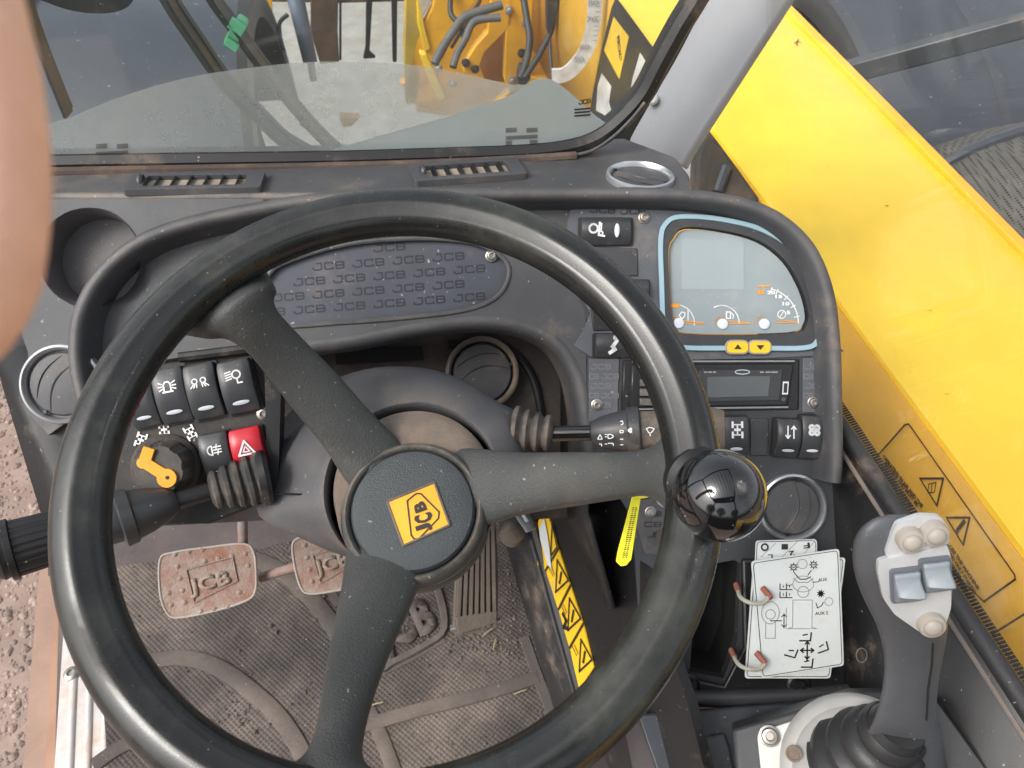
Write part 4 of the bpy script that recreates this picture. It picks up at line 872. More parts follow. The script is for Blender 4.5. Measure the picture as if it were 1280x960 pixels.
for pts in ([(921, 733), (926, 747), (940, 754), (954, 753), (961, 744), (956, 738)], [(915, 815), (922, 829), (934, 836), (950, 836), (956, 828), (948, 819)]):
    mb = MB(); path = [CD.pt(x_, y_, [-.012, .006, .014, .014, .012, .008][i]) for i, (x_, y_) in enumerate(pts)]; mb.tube(smooth_path(path, 5), .0019, 8); mb.build('wire_loop', loopm, cards)
    for e, d in ((path[0], path[1]), (path[-1], path[-2])):
        mb = MB(); u = (d-e).normalized(); mb.tube([e-u*.003, e+u*.004, e+u*.009], [.0027, .0028, .0022], 10); mb.build('wire_cap', redcap, cards)

# ------------------------------------------------------------------ steering wheel
WC = CAM + V((-.0722, .2762, -.3666)); WN = V((0, -math.cos(R(70)), math.sin(R(70))))
SW = Frame(WC, WN, (1, 0, 0))
wh = thing('steering_wheel', 'large three-spoke black steering wheel with a yellow badge on its hub', 'steering wheel', WC - WN*.1)
n = 144; mb = MB(); secs = []
for i in range(n+1):
    a = 2*math.pi*i/n; rad = SW.r*math.cos(a)+SW.u*math.sin(a); c = WC+rad*.180; row = []
    for j in range(28):
        b = 2*math.pi*j/28; rr = .0158*(1+.05*math.cos(2*b))
        # shallow step moulded along the inner top of the grip
        rr -= .0018*math.exp(-((b-2.0)/.14)**2); rr -= .0007*math.exp(-((b-1.25)/.10)**2)
        row.append(c + rad*rr*math.cos(b) + WN*rr*math.sin(b))
    secs.append(row)
mb.loft(secs, caps=False); mb.build('rim', rimm, wh, ang=80)
def spoke(secs_):
    rows = []
    S_ = [tuple(x) for x in secs_]; L = smooth_path([V((a[0], a[1], h)) for a, b, h in S_], 6); Rr = smooth_path([V((b[0], b[1], h)) for a, b, h in S_], 6)
    for l, r_ in zip(L, Rr):
        A, B = SW.pt(l.x, l.y, -l.z), SW.pt(r_.x, r_.y, -r_.z); x = B-A; up_ = WN; row = []
        for u, v_ in ((0, -.016), (0, -.006), (.03, -.0025), (.10, .0005), (.22, .0042), (.40, .0066), (.60, .0066), (.78, .0042), (.90, .0005), (.97, -.0025), (1, -.006), (1, -.016), (.7, -.020), (.3, -.020)): row.append(A + x*u + up_*v_)
        rows.append(row)
    mb = MB(); mb.loft(rows); mb.build('spoke', spokem, wh, ang=70)
spoke([((450, 625), (512, 565), .124), ((426, 592), (488, 538), .112), ((400, 552), (456, 505), .094), ((362, 505), (418, 462), .070), ((330, 464), (377, 420), .045), ((302, 430), (345, 385), .022), ((274, 411), (334, 362), .009), ((248, 410), (337, 347), .009), ((212, 404), (322, 322), .016)])
spoke([((560, 556), (575, 662), .126), ((600, 558), (612, 650), .112), ((648, 562), (658, 636), .094), ((705, 562), (724, 625), .070), ((770, 562), (780, 616), .040), ((806, 558), (812, 612), .018), ((828, 545), (836, 625), .006), ((845, 515), (852, 650), .003), ((868, 495), (872, 665), .006)][::-1])
spoke([((440, 650), (545, 672), .128), ((430, 695), (526, 712), .114), ((424, 735), (514, 745), .097), ((411, 800), (487, 806), .070), ((400, 862), (463, 868), .042), ((390, 915), (448, 925), .020), ((372, 948), (450, 955), .007), ((335, 965), (478, 975), .003), ((310, 1000), (500, 1010), .006)])
HC = WC - WN*.113
HM = Matrix(((SW.r.x, SW.u.x, WN.x, HC.x), (SW.r.y, SW.u.y, WN.y, HC.y), (SW.r.z, SW.u.z, WN.z, HC.z), (0, 0, 0, 1)))
mb = MB(); mb.lathe(HM, [(.0455, -.004), (.0468, .0005), (.0490, .0025), (.0515, .0005), (.0535, -.006), (.0550, -.016), (.056, -.024), (.0, -.024)], 72, caps=False); mb.build('hub_ring', spokem, wh)
mb = MB(); mb.lathe(HM, [(.0455, -.004), (.0450, .0010), (.0435, .0035), (.038, .0052), (.028, .0062), (.014, .0067), (0, .0068)], 72, caps=False); mb.build('hub_cap', hubm, wh)
mb = MB(); mb.lathe(HM, [(.054, -.010), (.0545, -.020)], 72, caps=False); cc0 = Frame(WC-WN*.128, WN, (1, 0, 0)).pt(516, 606)
cir = lambda c, r, d=0: [c+(SW.r*math.cos(2*math.pi*k/72)+SW.u*math.sin(2*math.pi*k/72))*r-WN*d for k in range(72)]
mb.loft([cir(HC, .0545, .010), cir(HC*.6+cc0*.4, .0575, .004), cir(cc0, .0600, .0), cir(cc0, .0615, .006), cir(cc0, .0615, .05)], caps=False); mb.build('hub_collar', dusty, wh, ang=70)
HU = Frame(HC, WN, (1, 0, 0)); bh = .0072
bq = [(484, 627), (543, 603), (562, 656), (504, 682)]; cx_, cy_ = 523.2, 642
mb = MB(); mb.plate([HU.pt(*p, bh) for p in bq], WN, .002); bd = mb.build('badge', MAT('badge_orange', (.85, .42, .02), .35, dust=.25, dscale=40), wh, bevel=.0004)
mb = MB()
for i in range(4):
    a, b = HU.pt(*bq[i], bh), HU.pt(*bq[(i+1) % 4], bh); mb.tube([a, b], .0009, 6)
mb.build('badge_border', dusty, bd)
mb = MB()
B_ = [(499, 667), (510, 676), (557, 637), (551, 624), (535, 610)][:0]
tr = [(509, 626), (520, 617), (526, 617), (549, 640), (548, 648), (524, 673), (518, 674), (514, 669)]
P = [HU.pt(*p, bh+.0004) for p in tr]
for i in range(len(P)):
    a, b = P[i], P[(i+1) % len(P)]; d = (b-a).normalized(); l = d.cross(WN)*.00055; mb.add([a-l-d*.0004, a+l-d*.0004, b+l+d*.0004, b-l+d*.0004], [(0, 1, 2, 3)])
mb.build('badge_frame', blk_print, bd)
mb = MB()
for t_, p1, p2, h_ in (('J', (541, 662), (538, 652), 20), ('C', (542, 650), (539, 639), 23), ('B', (534, 637), (530, 625), 15)): text_on(mb, HU, t_, p1, p2, h_, bh+.0006, bold=.05)
mb.build('badge_lettering', blk_print, bd)
# glossy spinner knob
kc = at(899, 619, .425); sk = thing('spinner_knob', 'glossy black ball knob clamped to the right of the steering wheel rim', 'spinner knob', kc)
mb = MB(); prof = [(.0257*math.sin(math.pi*k/40), -.0257*math.cos(math.pi*k/40)) for k in range(41)]; mb.lathe(Matrix.Translation(kc) @ WN.to_track_quat('Z', 'Y').to_matrix().to_4x4(), prof, 64, caps=False); mb.build('ball', gloss, sk, ang=180)
rp_ = SW.pt(872, 600, 0); mb = MB(); mb.lathe(Matrix.Translation(rp_) @ (kc-rp_).to_track_quat('Z', 'Y').to_matrix().to_4x4(), [(.020, -.004), (.021, .004), (.016, .010), (.011, .016), (.010, .05)], 32); mb.build('clamp_stem', black, sk)

# ------------------------------------------------------------------ steering column cowl
CW = Frame(WC - WN*.135, WN, (1, 0, 0))
co = thing('column_cowl', 'smooth grey-black plastic cowl around the steering column', 'steering column', WC - WN*.25)
o_px = [(326, 566), (345, 535), (375, 503), (410, 478), (455, 462), (500, 458), (545, 463), (590, 480), (622, 502), (650, 518), (656, 545), (656, 575), (644, 610), (612, 655), (560, 690), (500, 700), (436, 697), (366, 668), (324, 645), (322, 605)]
CI = Frame(WC - WN*.128, WN, (1, 0, 0)); cen_i = (513, 610)
ns = 60; P = pxs(o_px, 3, True)
def radial(F, scale, h, drop=0):
    out = []
    for x_, y_ in P:
        out.append(F.pt(cen_i[0]+(x_-cen_i[0])*scale, cen_i[1]+(y_-cen_i[1])*scale, h))
    return out
ring = []
ci = CI.pt(516, 606)
for p in radial(CW, 1, 0):
    d = p-ci; d -= WN*d.dot(WN); ring.append(ci + d.normalized()*.066)
lo_ = radial(CW, 1, -.030)
mid = [a*.45+b*.55+WN*.0075 for a, b in zip(ring, lo_)]; mid2 = [a*.15+b*.85+WN*.003 for a, b in zip(ring, lo_)]
mb = MB(); mb.loft([[p-WN*.02 for p in ring], [p-WN*.001 for p in ring], [p+(p-ci)*.02+WN*.001 for p in ring], mid, mid2, lo_, [p-WN*.012+FW*.02 for p in lo_], [ci+FW*.09+(p-ci)*.9 for p in lo_], [ci+FW*.20+(p-ci)*.7 for p in lo_]], caps=False)
mb.build('cowl_shell', cowlm, co, ang=60)
seam = radial(CW, 1.003, -.052); 
mb = MB(); mb.tube([CW.pt(*p, .0) for p in ((323, 613), (345, 617), (375, 618), (404, 613))][::1], .0008, 6); mb.build('cowl_seam', deep, co)
# ------------------------------------------------------------------ stalks
def along(p, q_, prof, n=28, fn=None, squash=None):
    p, q_ = V(p), V(q_); L_ = (q_-p).length; M = Matrix.Translation(p) @ (q_-p).to_track_quat('Z', 'Y').to_matrix().to_4x4()
    mb = MB(); mb.lathe(M, [(r, z*L_) for z, r in prof], n, fn=fn); return mb
tL = .565
A0, A1 = at(330, 596, .60), at(262, 614, .585); A2 = at(222, 625, .575); A3 = at(148, 649, .555); A4 = at(-12, 694, .515)
ls = thing('indicator_stalk', 'black indicator stalk with ribbed end sticking out left under the wheel rim', 'stalk', A0)
bel = []
for k in range(5): z = k/5; r0 = .022-.009*z; bel += [(z, r0*.86), (z+.05, r0), (z+.12, r0), (z+.17, r0*.82)]
along(A0, A1, bel+[(1, .009)], 32).build('stalk_boot', rubber, ls)
along(at(336, 595, .60), at(322, 598, .597), [(0, .021), (.4, .0225), (1, .021)]).build('boot_flange', black, ls)
along(A1, A2, [(-.3, .0068), (1, .0072)]).build('stalk_rod', black, ls)
along(A2, A3, [(0, .007), (.04, .0095), (.2, .0125), (.5, .0165), (.75, .0185), (.78, .0205), (.97, .0212), (1, .019)]).build('stalk_body', plastic_s, ls)
along(A3, A4, [(0, .0165), (.35, .0165), (.40, .0165)]).build('stalk_barrel', plastic_s, ls)
along(A3+(A4-A3)*.38, A4, [(0, .0165), (.05, .0185), (.70, .0195), (.72, .0195)], 96, fn=lambda a, z: 1-.035*(math.sin(a*24) > 0)).build('ribbed_grip', black, ls, ang=20)
along(A3+(A4-A3)*.82, A4+(A4-A3)*.05, [(0, .0195), (.05, .0212), (.25, .0212), (.3, .0185), (.4, .0185), (.48, .0192), (.75, .016), (.95, .007), (1, 0)]).build('stalk_cap', black, ls)
B0, B1 = at(640, 536, .635), at(692, 542, .63); B2 = at(738, 541, .625); B3 = at(795, 538, .62); B4 = at(868, 537, .61); B5 = at(905, 537, .605)
rs = thing('wiper_stalk', 'black wiper and light stalk with white symbols reaching right behind the spoke', 'stalk', B0)
bel = []
for k in range(4): z = k/4; r0 = .0195-.006*z; bel += [(z, r0*.84), (z+.06, r0), (z+.14, r0), (z+.2, r0*.82)]
along(B0, B1, bel+[(1, .009)], 32).build('stalk_boot', rubber, rs)
along(B1, B2, [(-.2, .0065), (1, .0065)]).build('stalk_rod', gloss, rs)
along(B2, B3, [(0, .006), (.03, .009), (.2, .0125), (.5, .0155), (.80, .0172), (.84, .0190), (1, .0195), (1.06, .0195), (1.1, .017)]).build('stalk_body', plastic_s, rs)
along(B3, B4, [(.02, .0155), (1, .0155)]).build('stalk_barrel', MAT('dusty_barrel', (.05, .047, .044), .6, dust=.8, dcol=(.28, .22, .17), dscale=40), rs)
along(B4, B5, [(0, .0155), (.05, .0175), (.7, .0175), (1, .015)]).build('stalk_end', MAT('dusty_end', (.10, .085, .07), .7, dust=.7), rs)
SF = Frame(at(770, 540, .6015), (at(770, 540, .3)-at(770, 540, .6)), (1, 0, 0)); pr = MB()
for fr, pts, wd in ((None, [(747, 549), (750, 543), (753, 549), (747, 549)], .8), (None, [(760, 543), (764, 543), (767, 545.5), (764, 548), (760, 548), (760, 543)], .9), (None, [(756, 543), (759, 543)], .7), (None, [(756, 546), (759, 546)], .7), (None, [(749, 555), (752, 555), (752, 558)], .8), (None, [(760, 554), (766, 554), (767, 557)], .8), (None, [(756, 555), (759, 555)], .7), (None, [(775, 549), (779, 549)], .9), (None, [(775, 538), (779, 538), (779, 541), (775, 541), (775, 538)], .8), (None, [(775, 527), (778, 526), (779, 530), (776, 531)], .8), (None, [(775, 556), (779, 556)], .8),
                    (None, [(808, 536), (812, 534), (818, 536), (814, 541), (811, 541), (808, 536)], .9), (None, [(812, 541), (813, 545)], .9), (None, [(785, 538), (789, 535), (789, 541), (785, 538)], 1.6)):
    Ps = [SF.pt(*p) for p in pts]
    for a, b in zip(Ps[:-1], Ps[1:]):
        d = (b-a).normalized(); l = d.cross(SF.n)*wd*.0004; pr.add([a-l, a+l, b+l, b-l], [(0, 1, 2, 3)])
pr.build('stalk_symbols', icon, rs)

# ------------------------------------------------------------------ joystick console
JB = Frame(at(1000, 920, .60), V((-.25, -.42, .87)), (1, .10, 0))
jc = thing('joystick_console', 'black armrest console box carrying the joystick plate', 'console', JB.pt(1000, 960, -.05))
mb = MB(); mb.plate(trace(JB, [(915, 912), (1072, 866), (1165, 866), (1255, 990), (1240, 1060), (930, 1060)], 0, 1, sm=False), JB.n, .05); mb.build('console_box', gloss if False else plastic_s, jc, bevel=.003)
JL = Frame(at(880, 920, .68), V((-.05, -.35, .93)), (1, .05, 0))
mb = MB(); mb.plate([JL.pt(*p) for p in ((795, 893), (1090, 870), (1240, 960), (1300, 1080), (860, 1080))], JL.n, .03); mb.build('console_shelf', MAT('console_blue_black', (.030, .036, .045), .45, dust=.2, speck=.5), jc, bevel=.003)
mb = MB(); mb.plate([JL.pt(*p, .004) for p in ((836, 930), (906, 915), (914, 935), (930, 1020), (845, 1020))], JL.n, .006); mb.build('console_pad', MAT('console_pad', (.045, .055, .068), .4, dust=.2, speck=.5), jc, bevel=.003)
mb = MB(); mb.loft([[JL.pt(795, 893), JL.pt(860, 1080)], [at(770, 890, .76), at(800, 1080, .74)], [at(700, 1000, .86), at(700, 1100, .84)]], closed=False); mb.build('console_flank', footside, jc, solid=.004)
mb = MB(); mb.plate(rpoly(JB, [(946, 916), (1078, 873), (1150, 885), (1190, 1040), (960, 1040)], .004, 8), JB.n, .003); jp = mb.build('joystick_plate', plate_m, jc, bevel=.0008)
JC = JB.pt(1072, 965, .004); JM = JB.M(1072, 965, .004); s = JB.s(1072, 965)
mb = MB(); mb.lathe(JM, [(92*s, 0), (90*s, .005), (86*s, .009), (78*s, .011), (72*s, .009), (56*s, .009)], 56); mb.build('mounting_ring', MAT('mount_ring', (.36, .36, .34), .5, dust=.3), jc)
screw(JB, 962, 920, jc, .005, .0065)
for p in ((992, 942),):
    mb = MB(); M = JB.M(*p, .0165); mb.lathe(M, [(.006, 0), (.006, .001), (.0045, .0012), (.004, -.002), (0, -.002)], 16); mb.build('ring_screw', dusty, jc)
js = thing('joystick', 'black joystick with silver face, three round cream buttons and two blue rockers', 'joystick', JC)
top = at(1125, 905, .53); prof = []; mb = MB()
M = Matrix.Translation(JC) @ (top-JC).to_track_quat('Z', 'Y').to_matrix().to_4x4(); L_ = (top-JC).length
bel = [(67*s, .008)]
for k in range(4): r0 = (66-9.5*k)*s; z = .010+L_*.8*k/4; dz = L_*.8/4; bel += [(r0*.90, z), (r0, z+dz*.25), (r0*.99, z+dz*.6), (r0*.86, z+dz*.9)]
bel += [(32*s, L_*.9), (28*s, L_)]
mb.lathe(M, bel, 48); mb.build('bellows', MAT('bellows_rubber', (.022, .023, .024), .42, bump=.1, dust=.15, speck=.3), js)
# grip: cross sections given by left/right silhouette and distance
G = [((1066, 960), (1186, 985), .545, .9), ((1078, 925), (1182, 945), .530, .8), ((1092, 900), (1172, 905), .512, .75), ((1103, 860), (1172, 864), .500, .75), ((1105, 820), (1178, 826), .490, .8), ((1096, 782), (1183, 800), .478, .75),
     ((1078, 745), (1186, 775), .466, .62), ((1067, 712), (1191, 735), .458, .55), ((1066, 682), (1189, 705), .453, .5), ((1074, 662), (1185, 676), .450, .45), ((1092, 648), (1172, 652), .450, .35), ((1112, 643), (1150, 643), .452, .2)]
rows = []
sG = smooth_path([V((a[0], a[1], t)) for a, b, t, d in G], 4); sH = smooth_path([V((b[0], b[1], d)) for a, b, t, d in G], 4)
for l, r_ in zip(sG, sH):
    A, B = at(l.x, l.y, l.z), at(r_.x, r_.y, l.z); c = (A+B)/2; hx = (B-A)/2; hx = hx*(1+.85*hx.length*r_.z/.5); dep = (c-CAM).normalized()*(hx.length*r_.z); row = []
    for j in range(28):
        a = 2*math.pi*j/28; ca, sa = math.cos(a), math.sin(a); e = .78
        row.append(c + hx*math.copysign(abs(ca)**e, ca) + dep*(math.copysign(abs(sa)**e, sa)+1))
    rows.append(row)
mb = MB(); mb.loft(rows); mb.build('grip', grip_m, js, ang=80)
JFc = Frame(at(1140, 715, .452), -FW + V((-.02, 0, 0)), RT)
def jt(y): # follow the face of the grip, nearer towards its top
    return 0
JF = Frame(at(1130, 700, .4535), (at(1067, 700, .4545)-at(1191, 725, .4535)).cross(at(1130, 665, .4490)-at(1130, 790, .474)), RT)
if JF.n.dot(FW) > 0: JF = Frame(JF.o, -JF.n, RT)
up_f = [(1121, 655), (1150, 645), (1176, 646), (1187, 662), (1187, 680), (1150, 690), (1110, 698), (1106, 692)]
lo_f = [(1098, 702), (1110, 698), (1150, 690), (1184, 681), (1190, 700), (1189, 760), (1182, 782), (1168, 793), (1152, 792), (1118, 768), (1104, 748), (1097, 715)]
mb = MB(); mb.plate(rpoly(JF, up_f, .0015, 5), JF.n, .004); mb.build('face_plate', silver, js, bevel=.0012)
mb = MB(); mb.plate(rpoly(JF, lo_f, .0028, 4), JF.n, .0055); mb.build('face_plate', silver, js, bevel=.0012)
for px_, py_, r_ in ((1135, 671, 16.5), (1165, 663, 16.5), (1161, 776, 16.5)):
    M = JF.M(px_, py_, .001); ss = JF.s(px_, py_); mb = MB(); r = r_*ss
    mb.lathe(M, [(r, 0), (r, .005), (r*.92, .0065), (r*.72, .0070), (r*.68, .0068), (r*.66, .0075), (r*.5, .0088), (r*.25, .0095), (0, .0097)], 32); mb.build('round_button', cream, js)
for x0, y0 in ((1132, 730), (1168, 717)):
    M = JF.M(x0, y0, .003, 12); ss = JF.s(x0, y0); w_, h_ = 16.5*ss, 22*ss
    mb = MB(); mb.plate([M @ V((*p, .0018)) for p in rrect(w_*1.14, h_*1.14, .002)], JF.n, .004); mb.build('rocker_bezel', MAT('bezel_grey', (.12, .13, .15), .4), js, bevel=.0006)
    rows = []
    for j in range(9):
        v_ = -1+j/4; z = .0045+.0065*max(0, 1-abs(v_+.25)*1.25)**1.2 if True else 0
        rows.append([M @ V((w_*u*.92, h_*v_*.92, z*(1-.10*u*u*u*u)+(.002*u if abs(v_+.25) < .5 else 0))) for u in (-1, -.8, -.3, .3, .8, 1)])
    mb = MB(); mb.loft(rows, closed=False); mb.build('thumb_rocker', bluebtn, js, solid=.003, ang=50)
    mb = MB()
    for sx in (-1, 1): mb.add([rows[j][0 if sx < 0 else 5] for j in range(9)]+[M @ V((w_*sx*.92, h_*(-1+j/4)*.92, 0)) for j in range(9)], [(j, j+1, j+10, j+9) for j in range(8)])
    mb.build('rocker_side', bluebtn, js)
mb = MB(); mb.tube([at(x_, y_, t) for x_, y_, t in ((1166, 805, .4745), (1165, 830, .486), (1160, 862, .496), (1158, 900, .508))], .0007, 6); mb.build('grip_seam', deep, js)
mb = MB(); mb.tube([JFc.M(1114, 849, 0) @ V((.0034*math.cos(a), .0045*math.sin(a), -.040)) for a in [k*math.pi/8 for k in range(16)]], .0004, 6, closed=True); mb.build('grip_mark', plastic, js)

# ------------------------------------------------------------------ windscreen, seal, pillar, wipers
wa, wb = TL.pt(40, 206, .004), TL.pt(760, 186, .004)
wn = (wb-wa).cross(V((0, .0, 1))+VF*.12).normalized()
if wn.dot(FW) > 0: wn = -wn
WS = Frame(wa, wn, wb-wa)
ws = thing('windscreen', 'dusty front windscreen in a black rubber seal', 'windscreen', (wa+wb)/2)
gl = [(-160, 212), (40, 203), (400, 196), (640, 190), (720, 184), (770, 160), (800, 125), (830, 70), (872, 0), (905, -60), (960, -170), (-160, -170)]
mb = MB(); mb.plate([WS.pt(*p) for p in gl], WS.n, .005); mb.build('glass_pane', glass_m, ws)
mb = MB(); mb.plate([WS.pt(*p, .001) for p in [(40, 203), (300, 198), (500, 194), (720, 184), (770, 160), (790, 140), (848, 132), (790, 125), (755, 140)][:0]+pxs([(560, 146), (600, 132), (640, 118), (668, 100), (690, 100), (715, 118), (745, 145), (768, 160)], 3)+[(740, 180), (640, 190), (400, 197)]+pxs([(380, 197), (420, 186), (480, 168), (560, 146)], 3)], WS.n, .0002); mb.build('dust_reflection_film', film_heavy, ws)  # pale patch painting a reflection onto the lower pane
mb = MB(); mb.plate([WS.pt(*p, .0006) for p in pxs([(-60, 160), (60, 155), (140, 125), (230, 98), (320, 84), (400, 77), (500, 80), (570, 90), (640, 106), (668, 104), (620, 124), (560, 148), (480, 170), (420, 188), (380, 198)], 3)+[(40, 205), (-60, 208)]], WS.n, .0002); mb.build('dust_reflection_film', film_mid, ws)
sealp = [(-60, 212), (40, 207), (200, 204), (400, 201), (560, 196), (660, 192), (715, 185), (750, 172), (780, 148), (806, 118), (826, 80), (850, 36), (872, 0), (900, -50), (950, -150)]
path = trace(WS, sealp, .0, 4, False); mb = MB(); mb.sweep(path, WS.n, [(-.010, -.012), (-.010, .004), (-.004, .009), (.004, .008), (.009, .002), (.009, -.012)]); mb.build('window_seal', seal_m, ws)
path = trace(WS, [(-60, 222), (40, 216), (400, 209), (560, 204), (660, 199), (720, 195)], .012, 4, False); mb = MB(); mb.tube(path, .0045, 8); mb.build('rusty_seal_edge', rustseal, ws)
path = trace(WS, [(690, 197), (735, 190), (765, 172), (790, 148), (806, 128)], .011, 5, False); mb = MB(); mb.tube(path, .0016, 8); mb.build('seal_bead', plastic, ws)
# glazing marks
for cx in (652, 140):
    mb = MB()
    y0 = 168 if cx > 500 else 188
    for i, (x_, y_, w2, h2) in enumerate(((-20, 2, 40, 5), (-20, -8, 14, 6), (6, -8, 14, 6), (-20, 8, 8, 6), (10, 7, 10, 5))): mb.add([WS.pt(cx+x_+a, y0+y_+b-(a*.05), .0016) for a, b in ((0, 0), (w2, 0), (w2, h2), (0, h2))], [(0, 1, 2, 3)])
    mb.build('glazing_mark', film_mat('mark_film', (.07, .05, .05), .5), ws, kind='stuff')
mb = MB(); text_on(mb, WS, 'JCB', (724, 131), (738, 129), 6, .0016, bold=.06); 
for k in range(3): mb.add([WS.pt(718+a, 136+k*4+b-a*.08, .0016) for a, b in ((0, 0), (20, 0), (20, 2), (0, 2))], [(0, 1, 2, 3)])
mb.build('glass_marking', blk_print, ws)
# pillar
PI = Frame(at(880, 120, .80), V((-.35, -.85, .45)), RT)
pl = thing('cab_pillar', 'smooth light grey windscreen pillar between the glass and the boom', 'pillar', at(850, 200, .93))
L1 = [(784, 188), (788, 172), (804, 143), (822, 112), (843, 76), (862, 40), (878, 8), (890, -16), (955, -130)]
L2 = [(806, 194), (814, 176), (832, 143), (852, 108), (872, 73), (892, 38), (910, 7), (923, -16), (988, -130)]
L3 = [(852, 208), (862, 190), (882, 158), (904, 124), (926, 90), (948, 56), (969, 24), (985, -1), (1068, -130)]
L4 = [(859, 212), (868, 195), (888, 163), (910, 129), (932, 95), (954, 61), (975, 29), (991, 4), (1074, -124)]
mb = MB(); rows = [[PI.pt(*p, -.012) for p in L1], [PI.pt(*p, .0) for p in L2], [PI.pt(*p, .002) for p in L3], [PI.pt(*p, -.006) for p in L4], [PI.pt(*p, -.04) for p in L4]]
rows = [smooth_path(r_, 4) for r_ in rows]; mb.loft(rows, closed=False); mb.build('pillar_trim', pillar_m, pl, bevel=.004, solid=.004, ang=30)
mb = MB(); mb.plate([PI.pt(*p, -.03) for p in ((740, 190), (770, 165), (812, 110), (880, -10), (960, -130), (1000, -130), (880, 60), (850, 180), (830, 200))], PI.n, .02); mb.build('pillar_frame', deep, pl)
mb = MB(); mb.lathe(PI.M(816, 124, -.004), [(.006, -.01), (.006, .004), (.004, .006), (0, .006)], 14); mb.build('pillar_clip', plate_m, pl)
# wipers outside the glass
WO = Frame(WS.w(0, 0, -.045), WS.n, WS.r)
def wiper(pts, w0, label, name='windscreen_wiper', clip=False, parts=True):
    path = trace(WO, pts, 0, 4, False); th = thing(name, label, 'wiper', path[-1]); mb = MB(); s_ = WO.s(*pts[0])
    mb.sweep(path, WO.n, [(-w0*s_/2, -.006), (-w0*s_/2, .004), (0, .010), (w0*s_/2, .004), (w0*s_/2, -.006)]); mb.build('wiper_arm', wiper_m, th)
    mb = MB(); mb.sweep([p+WO.n*.0+WO.r*.004 for p in path[2:]], WO.n, [(-.002, .004), (-.0012, .022), (.0012, .022), (.002, .004)]); mb.build('rubber_strip', black, th)
    return th, path
wiper([(196, -30), (218, 10), (245, 50), (280, 100), (320, 140), (352, 172), (385, 192)], 21, 'dirty wiper blade crossing the glass left of the green clip')
wiper([(20, -60), (36, 10), (58, 72), (84, 137)], 11, 'short dirty wiper blade tip at the far left beside the finger')
t2, path2 = wiper([(246, -40), (268, 0), (296, 38), (330, 84), (368, 132), (402, 170), (430, 195)], 17, 'wiper arm with a pale green plastic clip on it', 'wiper_arm_assembly')
mb = MB(); M = WO.M(296, 38, .004, -38+90); s = WO.s(296, 38); mb.plate([M @ V((a*s, b*s, .010)) for a, b in rrect(19, 7, 4)], WO.n, .014); mb.box(M @ Matrix.Translation((10*s, 3*s, .010)), 6*s, 9*s, (.0, .008)); mb.box(M @ Matrix.Translation((-12*s, -2*s, .010)), 5*s, 8*s, (0, .006))
gcp = mb.build('clip', green_m, bevel=.002); tag(gcp, 'pale green plastic clip gripping the wiper arm', 'clip')
mb = MB(); mb.plate(trace(WO, [(28, -60), (32, -6), (50, 0), (84, 12), (118, 17), (148, 14), (165, 3), (170, -20), (165, -60)], .0, 4), WO.n, .05); tag(mb.build('wiper_motor_cover', black, bevel=.008), 'black rounded housing at the top edge above the left fender', 'cover')

# ------------------------------------------------------------------ boom and cab right side
ZT = -.67
bl = lambda b, z: None
p1, p2 = CAM+V((.508, .399, ZT)), CAM+V((.342, 1.245, ZT)); dB = (p2-p1); dB.z = 0; dB.normalize(); nB = V((dB.y, -dB.x, 0))   # nB points right
BO = p1 - dB*1.6; LEN = 4.15; WID = .335
def WT(t): return 1+(.312+.05*(t-1.6-.44)-.335)/.335
WID = .335; HGT = .46
bm_ = thing('boom', 'long bright yellow steel telescopic boom running beside the cab', 'boom', BO+dB*LEN/2-V((0, 0, HGT)))
mb = MB(); r = .012
sec = [(0, -HGT), (0, -r), (r*.3, -r*.3), (r, 0), (WID-.012, .0), (WID-.004, -.002), (WID, -.01), (WID, -HGT)]
mb.loft([[BO+dB*t+nB*a+Z*b for a, b in [(aa*WT(t), bb) for aa, bb in sec]] for t in (0, LEN)], closed=True); mb.build('outer_section', yellow, bm_, ang=25)
mb = MB(); sec = [(WID-.016, .001), (WID-.014, .009), (WID+.004, .009), (WID+.006, .0), (WID+.004, -.02), (WID-.008, -.02)]
mb.loft([[BO+dB*t+nB*a+Z*b for a, b in [(aa*WT(t), bb) for aa, bb in sec]] for t in (0, LEN)]); mb.build('edge_flange', yellow_o, bm_, bevel=.002)
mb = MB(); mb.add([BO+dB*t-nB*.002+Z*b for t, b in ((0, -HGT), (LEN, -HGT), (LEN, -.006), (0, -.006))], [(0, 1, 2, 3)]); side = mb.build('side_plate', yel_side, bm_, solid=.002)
BS = Frame(p1 - nB*.0065, -nB, -dB)
def poly_on(F, pts, h, mat, name, par, th=.0006):
    mb = MB(); mb.plate([F.pt(*p, h) for p in pts], F.n, th); return mb.build(name, mat, par)
poly_on(BS, [(770, -4), (818, 62), (822, 74), (806, 104), (786, 130), (768, 150), (735, 152), (742, 110), (750, 70), (764, 10)], .0, blk_print, 'dark_decal', bm_)
poly_on(BS, [(767, 21), (786, 46), (774, 99), (755, 63)], .001, stick_y, 'logo_square', bm_)
poly_on(BS, [(752, 92), (764, 108), (761, 128), (767, 150), (745, 138), (747, 108)], .001, wht_print, 'white_stripe', bm_)
poly_on(BS, [(800, 66), (813, 86), (803, 108), (786, 130), (790, 100)], .001, wht_print, 'white_stripe', bm_)
mb = MB(); text_on(mb, BS, 'JCB', (777, 74), (774, 44), 10, .002, bold=.05); mb.build('logo_lettering', blk_print, bm_)
